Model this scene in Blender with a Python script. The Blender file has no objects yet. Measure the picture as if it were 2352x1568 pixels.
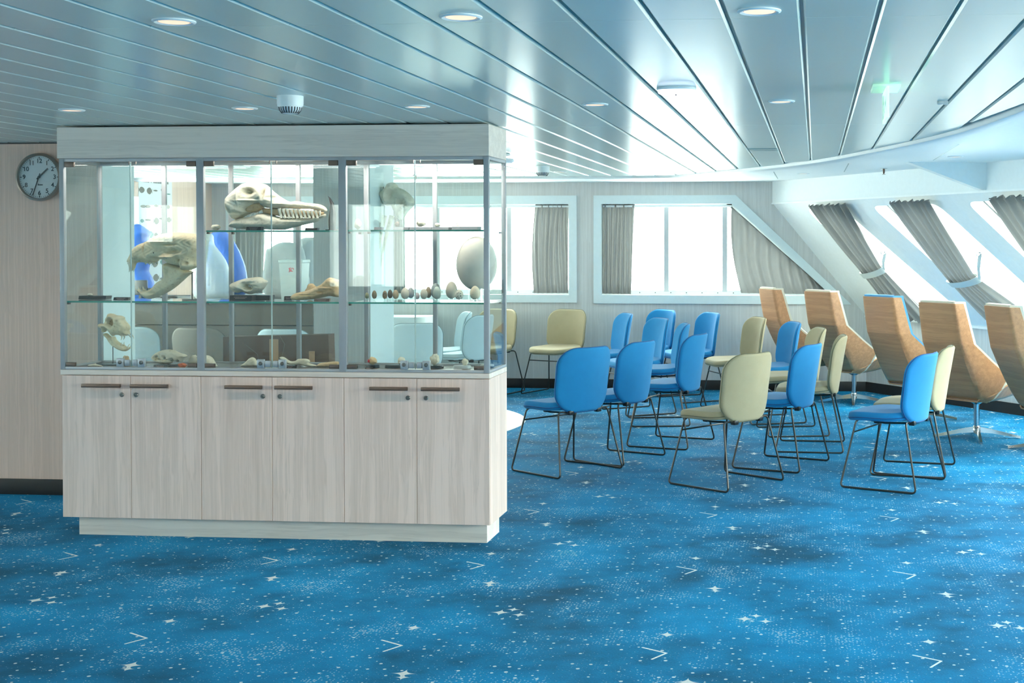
import bpy, bmesh, math, random
import numpy as np
from mathutils import Vector, Matrix
random.seed(7)
rng = np.random.default_rng(5)
sc = bpy.context.scene
COL = sc.collection
# ---------------------------------------------------------------- camera, world, exposure
F_PX, PX0, PY0 = 3050.0, 1590.0, 605.0
YAW, PITCH = math.radians(5.3), math.atan(50 / 3050.0)
cd = bpy.data.cameras.new('camera'); cam = bpy.data.objects.new('camera', cd); COL.objects.link(cam)
cd.sensor_fit = 'HORIZONTAL'; cd.sensor_width = 36.0
cd.lens = F_PX / 2352 * 36.0
cd.shift_x = (1176 - PX0) / 2352
cd.shift_y = (PY0 - 784) / 2352
cd.clip_end = 500
cam.location = (0, 0, 1.5)
cam.rotation_euler = (math.pi / 2 - PITCH, 0, YAW)
sc.camera = cam
sc.view_settings.view_transform = 'Standard'
sc.view_settings.look = 'None'
sc.view_settings.exposure = 0.0
sc.view_settings.gamma = 1.0
sc.view_settings.use_curve_mapping = False
sc.cycles.use_denoising = True
sc.cycles.transparent_max_bounces = 32
sc.cycles.max_bounces = 10
sc.cycles.diffuse_bounces = 6
sc.cycles.caustics_reflective = False
sc.cycles.caustics_refractive = False
sc.cycles.sample_clamp_indirect = 6.0
W = bpy.data.worlds.new('overcast_sky'); sc.world = W; W.use_nodes = True
SKY = 30.0
bg = W.node_tree.nodes['Background']
bg.inputs[0].default_value = (0.89, 1.0, 0.92, 1); bg.inputs[1].default_value = SKY

# ---------------------------------------------------------------- measuring helper: a pixel of the photograph to a point at depth Y
_fw = np.array([-math.sin(YAW) * math.cos(PITCH), math.cos(YAW) * math.cos(PITCH), -math.sin(PITCH)])
_rt = np.array([math.cos(YAW), math.sin(YAW), 0.0]); _up = np.cross(_rt, _fw)
def _ray(px, py): return _fw + _rt * (px - PX0) / F_PX - _up * (py - PY0) / F_PX
def at(px, py, Y):
    d = _ray(px, py); return np.array([0, 0, 1.5]) + d * (Y / d[1])
def atz(px, py, z):
    d = _ray(px, py); return np.array([0, 0, 1.5]) + d * ((z - 1.5) / d[2])

# ---------------------------------------------------------------- materials
def srgb(r, g, b):
    f = lambda c: (c / 255 / 12.92) if c / 255 <= 0.04045 else ((c / 255 + 0.055) / 1.055) ** 2.4
    return (f(r), f(g), f(b), 1.0)
class NT:
    def __init__(s, name):
        s.m = bpy.data.materials.new(name); s.m.use_nodes = True
        s.t = s.m.node_tree; s.bsdf = s.t.nodes['Principled BSDF']; s.out = s.t.nodes['Material Output']
    def n(s, typ, ins=None, **kw):
        d = s.t.nodes.new(typ)
        for k, v in kw.items(): setattr(d, k, v)
        for k, v in (ins or {}).items(): s.put(d.inputs[k], v)
        return d
    def put(s, sock, v):
        if isinstance(v, bpy.types.NodeSocket): s.t.links.new(v, sock)
        else: sock.default_value = v
    def math(s, op, a, b=None, c=None):
        d = s.t.nodes.new('ShaderNodeMath'); d.operation = op
        for i, v in enumerate((a, b, c)):
            if v is not None: s.put(d.inputs[i], v)
        return d.outputs[0]
    def mix(s, fac, a, b, blend='MIX'):
        d = s.t.nodes.new('ShaderNodeMix'); d.data_type = 'RGBA'; d.blend_type = blend
        s.put(d.inputs[0], fac); s.put(d.inputs[6], a); s.put(d.inputs[7], b)
        return d.outputs[2]
    def ramp(s, fac, stops):
        d = s.t.nodes.new('ShaderNodeValToRGB'); e = d.color_ramp.elements
        while len(e) < len(stops): e.new(0.5)
        for el, (p, c) in zip(e, stops): el.position = p; el.color = c if len(c) == 4 else (*c, 1)
        s.put(d.inputs[0], fac); return d.outputs[0]
    def mapr(s, v, a, b, c=0.0, d=1.0):
        n = s.t.nodes.new('ShaderNodeMapRange'); n.clamp = True
        s.put(n.inputs[0], v); s.put(n.inputs[1], a); s.put(n.inputs[2], b); s.put(n.inputs[3], c); s.put(n.inputs[4], d)
        return n.outputs[0]
    def obj(s): return s.n('ShaderNodeTexCoord').outputs['Object']
    def set(s, **kw):
        for k, v in kw.items(): s.put(s.bsdf.inputs[k.replace('_', ' ')], v)
        return s
    def bump(s, h, strength=0.2, dist=0.002):
        b = s.n('ShaderNodeBump', {'Strength': strength, 'Distance': dist, 'Height': h})
        s.t.links.new(b.outputs[0], s.bsdf.inputs['Normal'])
def plain(name, col, rough=0.5, metal=0.0, **kw):
    m = NT(name); ob = m.obj()
    nz = m.n('ShaderNodeTexNoise', {'Vector': ob, 'Scale': 30.0, 'Detail': 3.0}).outputs[0]
    dark = tuple(c * 0.93 for c in col[:3]) + (1,)
    m.set(Base_Color=m.mix(nz, dark, col), Roughness=rough, Metallic=metal, **kw)
    return m.m
def wood(name, base, dark, axis='Z', sx=26.0, sz=1.1, streak=0.5, rough=0.5, fine=160.0):
    """pale laminate with grain along one axis"""
    m = NT(name); ob = m.obj(); rnd = m.n('ShaderNodeObjectInfo').outputs['Random']
    off = m.n('ShaderNodeCombineXYZ', {0: m.math('MULTIPLY', rnd, 37.0), 1: m.math('MULTIPLY', rnd, 11.0), 2: m.math('MULTIPLY', rnd, 23.0)}).outputs[0]
    p = m.n('ShaderNodeVectorMath', {0: ob, 1: off}, operation='ADD').outputs[0]
    scl = {'Z': (sx, sx, sz), 'X': (sz, sx, sx)}[axis]
    scf = {'Z': (fine, fine, sz * 4), 'X': (sz * 4, fine, fine)}[axis]
    warp = m.n('ShaderNodeTexNoise', {'Vector': p, 'Scale': 2.2, 'Detail': 2.0}).outputs['Color']
    pw = m.n('ShaderNodeVectorMath', {0: warp, 1: (0.035, 0.035, 0.05), 2: p}, operation='MULTIPLY_ADD').outputs[0]
    ps = m.n('ShaderNodeVectorMath', {0: pw, 1: scl}, operation='MULTIPLY').outputs[0]
    pf = m.n('ShaderNodeVectorMath', {0: p, 1: scf}, operation='MULTIPLY').outputs[0]
    a = m.n('ShaderNodeTexNoise', {'Vector': ps, 'Scale': 1.0, 'Detail': 5.0, 'Roughness': 0.6}).outputs[0]
    b = m.n('ShaderNodeTexNoise', {'Vector': pf, 'Scale': 1.0, 'Detail': 2.0}).outputs[0]
    ln = m.mapr(m.math('ABSOLUTE', m.math('SUBTRACT', a, 0.5)), 0.0, 0.03, 1.0, 0.0)   # thin grain lines
    soft = m.mapr(a, 0.42, 0.72)
    f = m.math('ADD', m.math('MULTIPLY', ln, 0.2), m.math('MULTIPLY', soft, streak))
    f = m.math('ADD', f, m.math('MULTIPLY', m.math('SUBTRACT', b, 0.5), 0.45))
    f = m.mapr(f, 0.0, 1.0)
    m.set(Base_Color=m.mix(f, base, dark), Roughness=rough)
    m.bump(b, 0.06, 0.001)
    return m.m
def fabric(name, col, col2, scale=900.0, rough=0.85, sheen=0.15, translucent=0.0):
    m = NT(name); ob = m.obj()
    a = m.n('ShaderNodeTexNoise', {'Vector': ob, 'Scale': scale, 'Detail': 2.0}).outputs[0]
    b = m.n('ShaderNodeTexNoise', {'Vector': ob, 'Scale': 14.0, 'Detail': 3.0}).outputs[0]
    f = m.math('ADD', m.math('MULTIPLY', a, 0.75), m.math('MULTIPLY', b, 0.3))
    c = m.mix(f, col, col2)
    m.set(Base_Color=c, Roughness=rough, Sheen_Weight=sheen, Sheen_Roughness=0.4)
    m.bump(a, 0.15, 0.001)
    if translucent:
        tr = m.n('ShaderNodeBsdfTranslucent', {'Color': c})
        mx = m.n('ShaderNodeMixShader', {0: translucent, 1: m.bsdf.outputs[0], 2: tr.outputs[0]})
        m.t.links.new(mx.outputs[0], m.out.inputs[0])
    return m.m
def thin_glass(name, tint, f0=0.04, boost=1.0, rough=0.0):
    m = NT(name); m.t.nodes.remove(m.bsdf)
    g = m.n('ShaderNodeNewGeometry')
    c = m.math('ABSOLUTE', m.n('ShaderNodeVectorMath', {0: g.outputs['Normal'], 1: g.outputs['Incoming']}, operation='DOT_PRODUCT').outputs['Value'])
    sch = m.math('MULTIPLY_ADD', m.math('POWER', m.math('SUBTRACT', 1.0, c), 5.0), 1 - f0, f0)
    fac = m.math('MINIMUM', m.math('MULTIPLY', sch, boost), 1.0)
    nz = m.n('ShaderNodeTexNoise', {'Vector': m.obj(), 'Scale': 2.0}).outputs[0]
    tc = m.mix(m.math('MULTIPLY', nz, 0.2), tint, (1, 1, 1, 1))
    tr = m.n('ShaderNodeBsdfTransparent', {'Color': tc})
    gl = m.n('ShaderNodeBsdfGlossy', {'Color': (1, 1, 1, 1), 'Roughness': rough})
    mx = m.n('ShaderNodeMixShader', {0: fac, 1: tr.outputs[0], 2: gl.outputs[0]})
    m.t.links.new(mx.outputs[0], m.out.inputs[0])
    return m.m
def emit(name, col, strength):
    m = NT(name)
    nz = m.n('ShaderNodeTexNoise', {'Vector': m.obj(), 'Scale': 20.0}).outputs[0]
    m.set(Base_Color=m.mix(m.math('MULTIPLY', nz, 0.1), col, (1, 1, 1, 1)), Emission_Color=col, Emission_Strength=strength)
    return m.m

M = {}
M['cab'] = wood('pale_laminate_vertical', srgb(236, 210, 198), srgb(176, 152, 138), 'Z', 22, 0.6, 0.46)
M['cabh'] = wood('pale_laminate_horizontal', srgb(236, 222, 210), srgb(180, 164, 152), 'X', 22, 0.7, 0.38)
M['panelwood'] = wood('beige_wall_laminate', srgb(222, 190, 174), srgb(178, 148, 132), 'Z', 60, 0.35, 0.4, 0.55, 300)
M['backwood'] = wood('grey_wall_laminate', srgb(206, 206, 204), srgb(170, 168, 166), 'Z', 60, 0.35, 0.4, 0.55, 300)
M['ply'] = wood('oak_plywood', srgb(192, 142, 102), srgb(136, 92, 62), 'X', 34, 1.4, 0.5, 0.38, 140)
M['white'] = plain('white_paint', srgb(246, 250, 250), 0.45)
M['softwhite'] = plain('white_laminate', srgb(238, 244, 244), 0.4)
M['paleblue'] = plain('pale_panel_and_lit_face', srgb(222, 234, 236), 0.5)
M['black'] = plain('black_plastic', srgb(22, 22, 24), 0.35)
M['base'] = plain('black_baseboard_vinyl', srgb(14, 13, 14), 0.55)
M['dark'] = plain('dark_brown_metal', srgb(96, 82, 74), 0.4, 0.4)
M['rod'] = plain('gunmetal_rod', srgb(72, 70, 68), 0.32, 0.8)
M['keychrome'] = plain('dark_nickel', srgb(120, 118, 114), 0.3, 0.8)
M['chrome'] = plain('polished_aluminium', srgb(205, 208, 210), 0.16, 1.0)
M['alu'] = plain('satin_aluminium', srgb(176, 176, 178), 0.4, 0.25)
M['lockmetal'] = plain('grey_metal_lock', srgb(178, 182, 186), 0.35, 0.5)
M['handle'] = plain('bronze_handle_metal', srgb(104, 84, 74), 0.38, 0.5)
M['bone'] = None
M['card'] = plain('brown_cardboard', srgb(84, 58, 40), 0.8)
M['grey'] = plain('mid_grey_plastic', srgb(120, 126, 128), 0.5)
M['lightgrey'] = plain('light_grey_plastic', srgb(196, 200, 202), 0.45)
M['counterwood'] = wood('dark_counter_laminate', srgb(60, 56, 50), srgb(44, 40, 36), 'Z', 30, 0.5, 0.4)
M['blue'] = fabric('blue_wool', srgb(0, 96, 150), srgb(0, 134, 190))
M['bluepipe'] = fabric('dark_blue_seam', srgb(4, 60, 112), srgb(8, 80, 135))
M['olive'] = fabric('olive_beige_wool', srgb(150, 138, 106), srgb(180, 166, 136))
M['olivepipe'] = fabric('olive_dark_seam', srgb(92, 90, 66), srgb(112, 108, 84))
M['pale'] = fabric('pale_blue_grey_wool', srgb(170, 192, 204), srgb(196, 214, 222))
M['palepipe'] = fabric('grey_blue_seam', srgb(104, 126, 138), srgb(124, 146, 156))
M['taupe'] = fabric('grey_brown_wool', srgb(104, 100, 96), srgb(128, 122, 116))
M['taupepipe'] = fabric('taupe_seam', srgb(70, 66, 62), srgb(86, 80, 76))
M['cream'] = fabric('cream_wool', srgb(206, 202, 184), srgb(226, 222, 206))
M['skyfab'] = fabric('light_blue_wool', srgb(60, 140, 200), srgb(110, 175, 220))
M['curtain'] = fabric('grey_taupe_curtain', srgb(100, 102, 102), srgb(128, 128, 126), 700, 0.9, 0.05, 0.12)
M['tieband'] = fabric('pale_grey_tieback', srgb(190, 200, 198), srgb(210, 216, 214), 700, 0.9, 0.1, 0.1)
M['bluesheet'] = plain('blue_nylon', srgb(30, 96, 196), 0.45)
M['plasticbag'] = plain('translucent_white_plastic', srgb(214, 226, 228), 0.3, 0.0, Alpha=0.55)
M['greycloth'] = fabric('grey_cover_cloth', srgb(160, 166, 172), srgb(190, 196, 200))
M['paper'] = plain('white_paper', srgb(228, 228, 226), 0.7)
M['ink'] = plain('grey_ink', srgb(60, 60, 62), 0.7)
M['fishink'] = plain('fish_print_brown', srgb(112, 104, 92), 0.7)
M['fishteal'] = plain('fish_print_teal', srgb(84, 128, 124), 0.7)
M['red'] = plain('red_print', srgb(190, 40, 60), 0.6)
M['labelink'] = plain('label_print_grey', srgb(176, 150, 144), 0.6)
M['winglass'] = thin_glass('window_glass', (0.97, 0.99, 0.99, 1))
M['cabglass'] = thin_glass('cabinet_glass', (0.955, 0.985, 0.975, 1), boost=1.0)
M['acrylic'] = thin_glass('clear_acrylic', (0.93, 0.96, 0.96, 1), boost=1.6)
M['paleedge'] = plain('pale_glass_edge', srgb(196, 216, 212), 0.2)
M['clockrim'] = plain('brushed_clock_rim', srgb(140, 128, 118), 0.35, 0.4)
M['glassedge'] = NT('green_glass_edge').set(Base_Color=srgb(40, 150, 132), Roughness=0.15, Emission_Color=srgb(0, 0, 0)).m
M['warmlamp'] = emit('warm_lamp_glow', (1.0, 0.66, 0.44, 1), 1.0)
M['coollamp'] = emit('cool_lamp_glow', (0.86, 0.92, 1.0, 1), 2.2)
M['exit'] = emit('green_exit_glow', (0.55, 1.0, 0.66, 1), 1.0)
M['orange'] = plain('orange_stain_stone', srgb(206, 104, 60), 0.6)
M['ledstrip'] = emit('led_strip_glow', (0.92, 0.94, 1.0, 1), 5.0)
M['steel'] = plain('steel', srgb(120, 124, 126), 0.3, 0.8)

def bone_mat(name, a, b, c):
    m = NT(name); ob = m.obj()
    n1 = m.n('ShaderNodeTexNoise', {'Vector': ob, 'Scale': 14.0, 'Detail': 5.0}).outputs[0]
    n2 = m.n('ShaderNodeTexNoise', {'Vector': ob, 'Scale': 70.0, 'Detail': 4.0}).outputs[0]
    col = m.mix(m.mapr(n1, 0.35, 0.7), a, b)
    col = m.mix(m.mapr(n2, 0.58, 0.72, 0.0, 0.55), col, c)
    m.set(Base_Color=col, Roughness=0.6, Subsurface_Weight=0.0)
    m.bump(n2, 0.25, 0.003)
    return m.m
M['bone'] = bone_mat('ivory_bone', srgb(240, 226, 192), srgb(216, 198, 160), srgb(168, 140, 98))
M['bonewhite'] = bone_mat('pale_bone', srgb(232, 224, 204), srgb(214, 202, 178), srgb(178, 156, 122))
M['bonegrey'] = bone_mat('grey_bone', srgb(232, 224, 204), srgb(208, 198, 174), srgb(164, 152, 128))
M['bonetan'] = bone_mat('tan_bone', srgb(222, 192, 150), srgb(198, 160, 116), srgb(160, 112, 70))
M['tooth'] = plain('tooth_ivory', srgb(236, 228, 206), 0.35)
M['hole'] = plain('painted_hole_shade', srgb(70, 58, 44), 0.8)

def egg_mat(name, col, spot=None, scale=40.0, thr=0.6):
    m = NT(name); ob = m.obj()
    n1 = m.n('ShaderNodeTexNoise', {'Vector': ob, 'Scale': scale, 'Detail': 2.0}).outputs[0]
    c = m.mix(m.mapr(n1, 0.3, 0.7, 0.0, 0.3), col, tuple(x * 0.85 for x in col[:3]) + (1,))
    if spot: c = m.mix(m.mapr(n1, thr, thr + 0.04), c, spot)
    m.set(Base_Color=c, Roughness=0.55); return m.m

# starry carpet -------------------------------------------------------------------------------------
def carpet():
    m = NT('starry_blue_carpet')
    pos = m.n('ShaderNodeNewGeometry').outputs['Position']
    n1 = m.n('ShaderNodeTexNoise', {'Vector': pos, 'Scale': 1.3, 'Detail': 4.0, 'Roughness': 0.55}).outputs[0]
    n2 = m.n('ShaderNodeTexNoise', {'Vector': pos, 'Scale': 3.1, 'Detail': 5.0, 'Roughness': 0.6}).outputs[0]
    n3 = m.n('ShaderNodeTexNoise', {'Vector': pos, 'Scale': 140.0, 'Detail': 3.0}).outputs[0]
    base = m.ramp(m.math('ADD', m.math('MULTIPLY', n1, 0.6), m.math('MULTIPLY', n2, 0.4)),
                  [(0.36, srgb(0, 66, 94)), (0.5, srgb(0, 106, 150)), (0.62, srgb(0, 128, 178)), (0.72, srgb(34, 138, 174))])
    fuzz = m.mix(m.mapr(n3, 0.3, 0.7, 0.0, 0.35), base, srgb(0, 52, 82))
    # speckle clouds: fine dots, denser where the cloud noise is high
    cloud = m.mapr(n2, 0.48, 0.68)
    v1 = m.n('ShaderNodeTexVoronoi', {'Vector': pos, 'Scale': 75.0}, feature='F1', voronoi_dimensions='2D')
    d1 = m.math('LESS_THAN', v1.outputs['Distance'], m.math('MULTIPLY_ADD', cloud, 0.22, 0.10))
    r1 = m.n('ShaderNodeSeparateColor', {0: v1.outputs['Color']}).outputs[0]
    d1 = m.math('MULTIPLY', d1, m.math('GREATER_THAN', r1, m.math('MULTIPLY_ADD', cloud, -0.55, 0.86)))
    v2 = m.n('ShaderNodeTexVoronoi', {'Vector': pos, 'Scale': 17.0}, feature='F1', voronoi_dimensions='2D')
    r2 = m.n('ShaderNodeSeparateColor', {0: v2.outputs['Color']})
    d2 = m.math('LESS_THAN', v2.outputs['Distance'], m.math('MULTIPLY_ADD', r2.outputs[1], 0.085, 0.035))
    d2 = m.math('MULTIPLY', d2, m.math('GREATER_THAN', r2.outputs[0], 0.35))
    # woven repeat: four-pointed stars and a small zigzag constellation every 0.99 x 1.23 m
    sp = m.n('ShaderNodeSeparateXYZ', {0: pos})
    TX, TY = 0.99, 1.23
    u = m.math('MULTIPLY', m.math('FRACT', m.math('DIVIDE', m.math('ADD', sp.outputs[0], 3.70 + 40 * TX), TX)), TX)
    v = m.math('MULTIPLY', m.math('FRACT', m.math('DIVIDE', m.math('ADD', sp.outputs[1], -4.35 + 40 * TY), TY)), TY)
    def tile(x, y): return ((x + 3.70) % TX, (y - 4.35) % TY)
    acc = m.math('MAXIMUM', m.math('MULTIPLY', d1, 0.42), m.math('MULTIPLY', d2, 0.8))
    for (x, y, s) in [(-3.248, 5.258, .235), (-3.205, 5.305, .20), (-3.164, 5.232, .21), (-2.544, 5.022, .21), (-2.413, 4.48, .24), (-3.395, 5.67, .19), (-3.53, 6.24, .18)]:
        a, b = tile(x, y)
        dx = m.math('SQRT', m.math('ABSOLUTE', m.math('SUBTRACT', u, a)))
        dy = m.math('SQRT', m.math('ABSOLUTE', m.math('SUBTRACT', v, b)))
        acc = m.math('MAXIMUM', acc, m.math('MULTIPLY', m.math('LESS_THAN', m.math('ADD', dx, dy), s * .92), 0.85))
    def seg(p, q):
        (ax, ay) = tile(*p); bx, by = ax + q[0] - p[0], ay + q[1] - p[1]
        lx, ly = bx - ax, by - ay; L = lx * lx + ly * ly
        ux = m.math('SUBTRACT', u, ax); uy = m.math('SUBTRACT', v, ay)
        h = m.math('MULTIPLY', m.math('MULTIPLY_ADD', ux, lx, m.math('MULTIPLY', uy, ly)), 1 / L)
        h = m.math('MINIMUM', m.math('MAXIMUM', h, 0.0), 1.0)
        ex = m.math('SUBTRACT', ux, m.math('MULTIPLY', h, lx)); ey = m.math('SUBTRACT', uy, m.math('MULTIPLY', h, ly))
        d = m.math('ADD', m.math('MULTIPLY', ex, ex), m.math('MULTIPLY', ey, ey))
        return m.math('LESS_THAN', d, 0.0045 ** 2)
    A, B, Cc = atz(300, 1453, 0), atz(337, 1465, 0), atz(288, 1478, 0)
    acc = m.math('MAXIMUM', acc, m.math('MAXIMUM', seg(B[:2], A[:2]), seg(B[:2], Cc[:2])))
    col = m.mix(acc, fuzz, srgb(200, 206, 204))
    m.set(Base_Color=col, Roughness=0.7, Specular_IOR_Level=0.06, Sheen_Weight=0.05, Sheen_Roughness=0.25, Sheen_Tint=srgb(170, 215, 240))
    m.bump(n3, 0.35, 0.004)
    return m.m
M['carpet'] = carpet()
def ceiling_mat():
    m = NT('satin_metal_ceiling_panel'); ob = m.obj()
    nz = m.n('ShaderNodeTexNoise', {'Vector': ob, 'Scale': 0.8, 'Detail': 2.0}).outputs[0]
    m.set(Base_Color=m.mix(nz, srgb(196, 212, 208), srgb(206, 220, 214)), Roughness=0.22, Metallic=0.12)
    m.bump(m.n('ShaderNodeTexNoise', {'Vector': ob, 'Scale': 3.0, 'Detail': 1.0}).outputs[0], 0.05, 0.01)
    return m.m
M['ceil'] = ceiling_mat()
M['groove'] = plain('ceiling_joint_strip', srgb(120, 150, 155), 0.3, 0.6)
def snow():
    m = NT('snow_and_rock'); pos = m.n('ShaderNodeNewGeometry').outputs['Position']
    ps = m.n('ShaderNodeVectorMath', {0: pos, 1: (0.10, 0.10, 0.24)}, operation='MULTIPLY').outputs[0]
    n1 = m.n('ShaderNodeTexNoise', {'Vector': ps, 'Scale': 2.4, 'Detail': 9.0, 'Roughness': 0.68}).outputs[0]
    m.set(Base_Color=m.mix(m.mapr(n1, 0.57, 0.70), srgb(250, 250, 250), srgb(66, 64, 62)), Roughness=0.9)
    return m.m
M['snow'] = snow()

# ---------------------------------------------------------------- mesh building
class MB:
    def __init__(s): s.v = []; s.f = []; s.m = []; s.n = 0
    def add(s, vs, fs, mi=0):
        vs = np.asarray(vs, float).reshape(-1, 3); o = s.n
        s.v.append(vs); s.n += len(vs)
        for f in fs: s.f.append(tuple(int(i) + o for i in f)); s.m.append(mi)
        return s
    def box(s, x0, x1, y0, y1, z0, z1, mi=0, bev=0.0):
        if bev <= 0:
            vs = [(x, y, z) for x in (x0, x1) for y in (y0, y1) for z in (z0, z1)]
            return s.add(vs, [(0, 1, 3, 2), (4, 6, 7, 5), (0, 4, 5, 1), (2, 3, 7, 6), (0, 2, 6, 4), (1, 5, 7, 3)], mi)
        bm = bmesh.new(); bmesh.ops.create_cube(bm, size=1.0)
        for v in bm.verts: v.co = Vector(((x0 + x1) / 2 + v.co.x * (x1 - x0), (y0 + y1) / 2 + v.co.y * (y1 - y0), (z0 + z1) / 2 + v.co.z * (z1 - z0)))
        bmesh.ops.bevel(bm, geom=list(bm.edges), offset=bev, segments=2, profile=0.5, affect='EDGES')
        return s.bm(bm, mi)
    def bm(s, bm, mi=0):
        bm.verts.ensure_lookup_table(); bm.verts.index_update()
        s.add([v.co[:] for v in bm.verts], [[v.index for v in f.verts] for f in bm.faces], mi); bm.free(); return s
    def loft(s, rings, mi=0, caps=True, closed=True):
        rings = [np.asarray(r, float) for r in rings]; k = len(rings[0]); fs = []
        for i in range(len(rings) - 1):
            for j in range(k if closed else k - 1):
                a, b = i * k + j, i * k + (j + 1) % k
                fs.append((a, b, b + k, a + k))
        if caps: fs += [tuple(range(k))[::-1], tuple(range((len(rings) - 1) * k, len(rings) * k))]
        return s.add(np.concatenate(rings), fs, mi)
    def tube(s, pts, r, n=8, closed=False, mi=0):
        P = [np.asarray(p, float) for p in pts]; N = len(P)
        rr = r if hasattr(r, '__len__') else [r] * N
        T = []
        for i in range(N):
            a = P[(i - 1) % N] if (closed or i > 0) else P[i]; b = P[(i + 1) % N] if (closed or i < N - 1) else P[i]
            t = b - a; T.append(t / (np.linalg.norm(t) + 1e-12))
        u = np.cross(T[0], [0, 0, 1.0])
        if np.linalg.norm(u) < 1e-3: u = np.cross(T[0], [0, 1.0, 0])
        u /= np.linalg.norm(u); rings = []
        for i in range(N):
            u = u - T[i] * (u @ T[i]); u /= (np.linalg.norm(u) + 1e-12); w = np.cross(T[i], u)
            ang = np.linspace(0, 2 * np.pi, n, endpoint=False)
            rings.append(P[i] + rr[i] * (np.outer(np.cos(ang), u) + np.outer(np.sin(ang), w)))
        if closed:
            k = n; V = np.concatenate(rings); fs = []
            for i in range(N):
                for j in range(k):
                    fs.append((i * k + j, i * k + (j + 1) % k, ((i + 1) % N) * k + (j + 1) % k, ((i + 1) % N) * k + j))
            return s.add(V, fs, mi)
        return s.loft(rings, mi)
    def lathe(s, prof, c=(0, 0, 0), n=24, mi=0, axis='z', caps=True):
        ang = np.linspace(0, 2 * np.pi, n, endpoint=False); rings = []
        for r, z in prof:
            a, b = r * np.cos(ang), r * np.sin(ang); zz = np.full(n, z)
            rings.append(np.stack({'z': (a, b, zz), 'y': (a, zz, b), 'x': (zz, a, b)}[axis], 1) + np.asarray(c, float))
        return s.loft(rings, mi, caps)
    def prism(s, poly, d0, d1, mi=0):
        """poly of 3D points, extruded by vectors d0 and d1"""
        P = np.asarray(poly, float); return s.loft([P + np.asarray(d0, float), P + np.asarray(d1, float)], mi)
    def grid(s, G, mi=0):
        G = np.asarray(G, float); a, b = G.shape[:2]
        fs = [(i * b + j, i * b + j + 1, (i + 1) * b + j + 1, (i + 1) * b + j) for i in range(a - 1) for j in range(b - 1)]
        return s.add(G.reshape(-1, 3), fs, mi)
    def build(s, name, mats, parent=None, smooth=35, loc=None, rotz=0.0):
        me = bpy.data.meshes.new(name)
        me.from_pydata(np.concatenate(s.v).tolist(), [], s.f)
        if not isinstance(mats, (list, tuple)): mats = [mats]
        for m in mats: me.materials.append(M[m] if isinstance(m, str) else m)
        if len(mats) > 1: me.polygons.foreach_set('material_index', s.m)
        bm = bmesh.new(); bm.from_mesh(me); bmesh.ops.recalc_face_normals(bm, faces=bm.faces); bm.to_mesh(me); bm.free()
        if smooth:
            me.polygons.foreach_set('use_smooth', [True] * len(me.polygons)); me.set_sharp_from_angle(angle=math.radians(smooth))
        o = bpy.data.objects.new(name, me); COL.objects.link(o)
        if parent: o.parent = parent
        if loc is not None: o.location = loc
        o.rotation_euler[2] = rotz
        return o
def tag(o, label, cat, group=None):
    o['label'] = label; o['category'] = cat
    if group: o['group'] = group
    return o
def thing(name, label, cat, loc=(0, 0, 0), rotz=0.0, group=None):
    o = bpy.data.objects.new(name, None); COL.objects.link(o); o.empty_display_size = 0.1
    o.location = loc; o.rotation_euler = (0, 0, rotz); return tag(o, label, cat, group)
def struct(o): o['kind'] = 'structure'; return o
def dup(root, loc, rotz, label):
    def rec(o, par):
        c = o.copy(); COL.objects.link(c); c.parent = par
        for ch in o.children: rec(ch, c)
        return c
    r = rec(root, None); r.location = loc; r.rotation_euler = (0, 0, rotz); r['label'] = label
    return r
def fillet(pts, r, n=4):
    P = [np.asarray(p, float) for p in pts]; out = [P[0]]
    for i in range(1, len(P) - 1):
        a, b, c = P[i - 1], P[i], P[i + 1]
        u = (a - b) / np.linalg.norm(a - b); w = (c - b) / np.linalg.norm(c - b)
        p, q = b + u * r, b + w * r
        for k in range(n + 1):
            t = k / n; out.append((1 - t) ** 2 * p + 2 * t * (1 - t) * b + t * t * q)
    return out + [P[-1]]
def rrect(w, h, rt, rb, n=5, seg=5):
    """rounded rectangle outline centred on 0,0 with top radius rt and bottom radius rb, straight runs subdivided"""
    pts = []
    cs = [(w / 2 - rt, h / 2 - rt, rt, 0), (-w / 2 + rt, h / 2 - rt, rt, 90), (-w / 2 + rb, -h / 2 + rb, rb, 180), (w / 2 - rb, -h / 2 + rb, rb, 270)]
    for i, (cx, cy, r, a0) in enumerate(cs):
        arc = [(cx + r * math.cos(math.radians(a0 + 90 * k / n)), cy + r * math.sin(math.radians(a0 + 90 * k / n))) for k in range(n + 1)]
        pts += arc
        nx, ny, nr, na = cs[(i + 1) % 4]
        q = (nx + nr * math.cos(math.radians(na)), ny + nr * math.sin(math.radians(na)))
        for k in range(1, seg): pts.append((arc[-1][0] + (q[0] - arc[-1][0]) * k / seg, arc[-1][1] + (q[1] - arc[-1][1]) * k / seg))
    return pts
def pad(mb, outline, t, fmap, bulge=0.006, bulge_back=0.0, mi=0, edge=0.012):
    O = np.asarray(outline, float); c0 = O.mean(0); R = O - c0; L = np.linalg.norm(R, axis=1)[:, None]; rings = []
    def ring(scale, inset, c): q = c0 + R * scale * np.maximum(0.02, 1 - inset / L); return np.array([fmap(a, b, c) for a, b in q])
    S = [0.03, 0.3, 0.55, 0.78, 0.92]
    for sc_ in S: rings.append(ring(sc_, 0, -t / 2 - bulge_back * (1 - sc_ ** 2)))
    rings += [ring(1, edge, -t / 2), ring(1, edge * 0.3, -t * 0.36), ring(1, 0, -t * 0.12), ring(1, 0, t * 0.12), ring(1, edge * 0.3, t * 0.36), ring(1, edge, t / 2)]
    for sc_ in S[::-1]: rings.append(ring(sc_, 0, t / 2 + bulge * (1 - sc_ ** 2)))
    return mb.loft(rings, mi)
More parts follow.
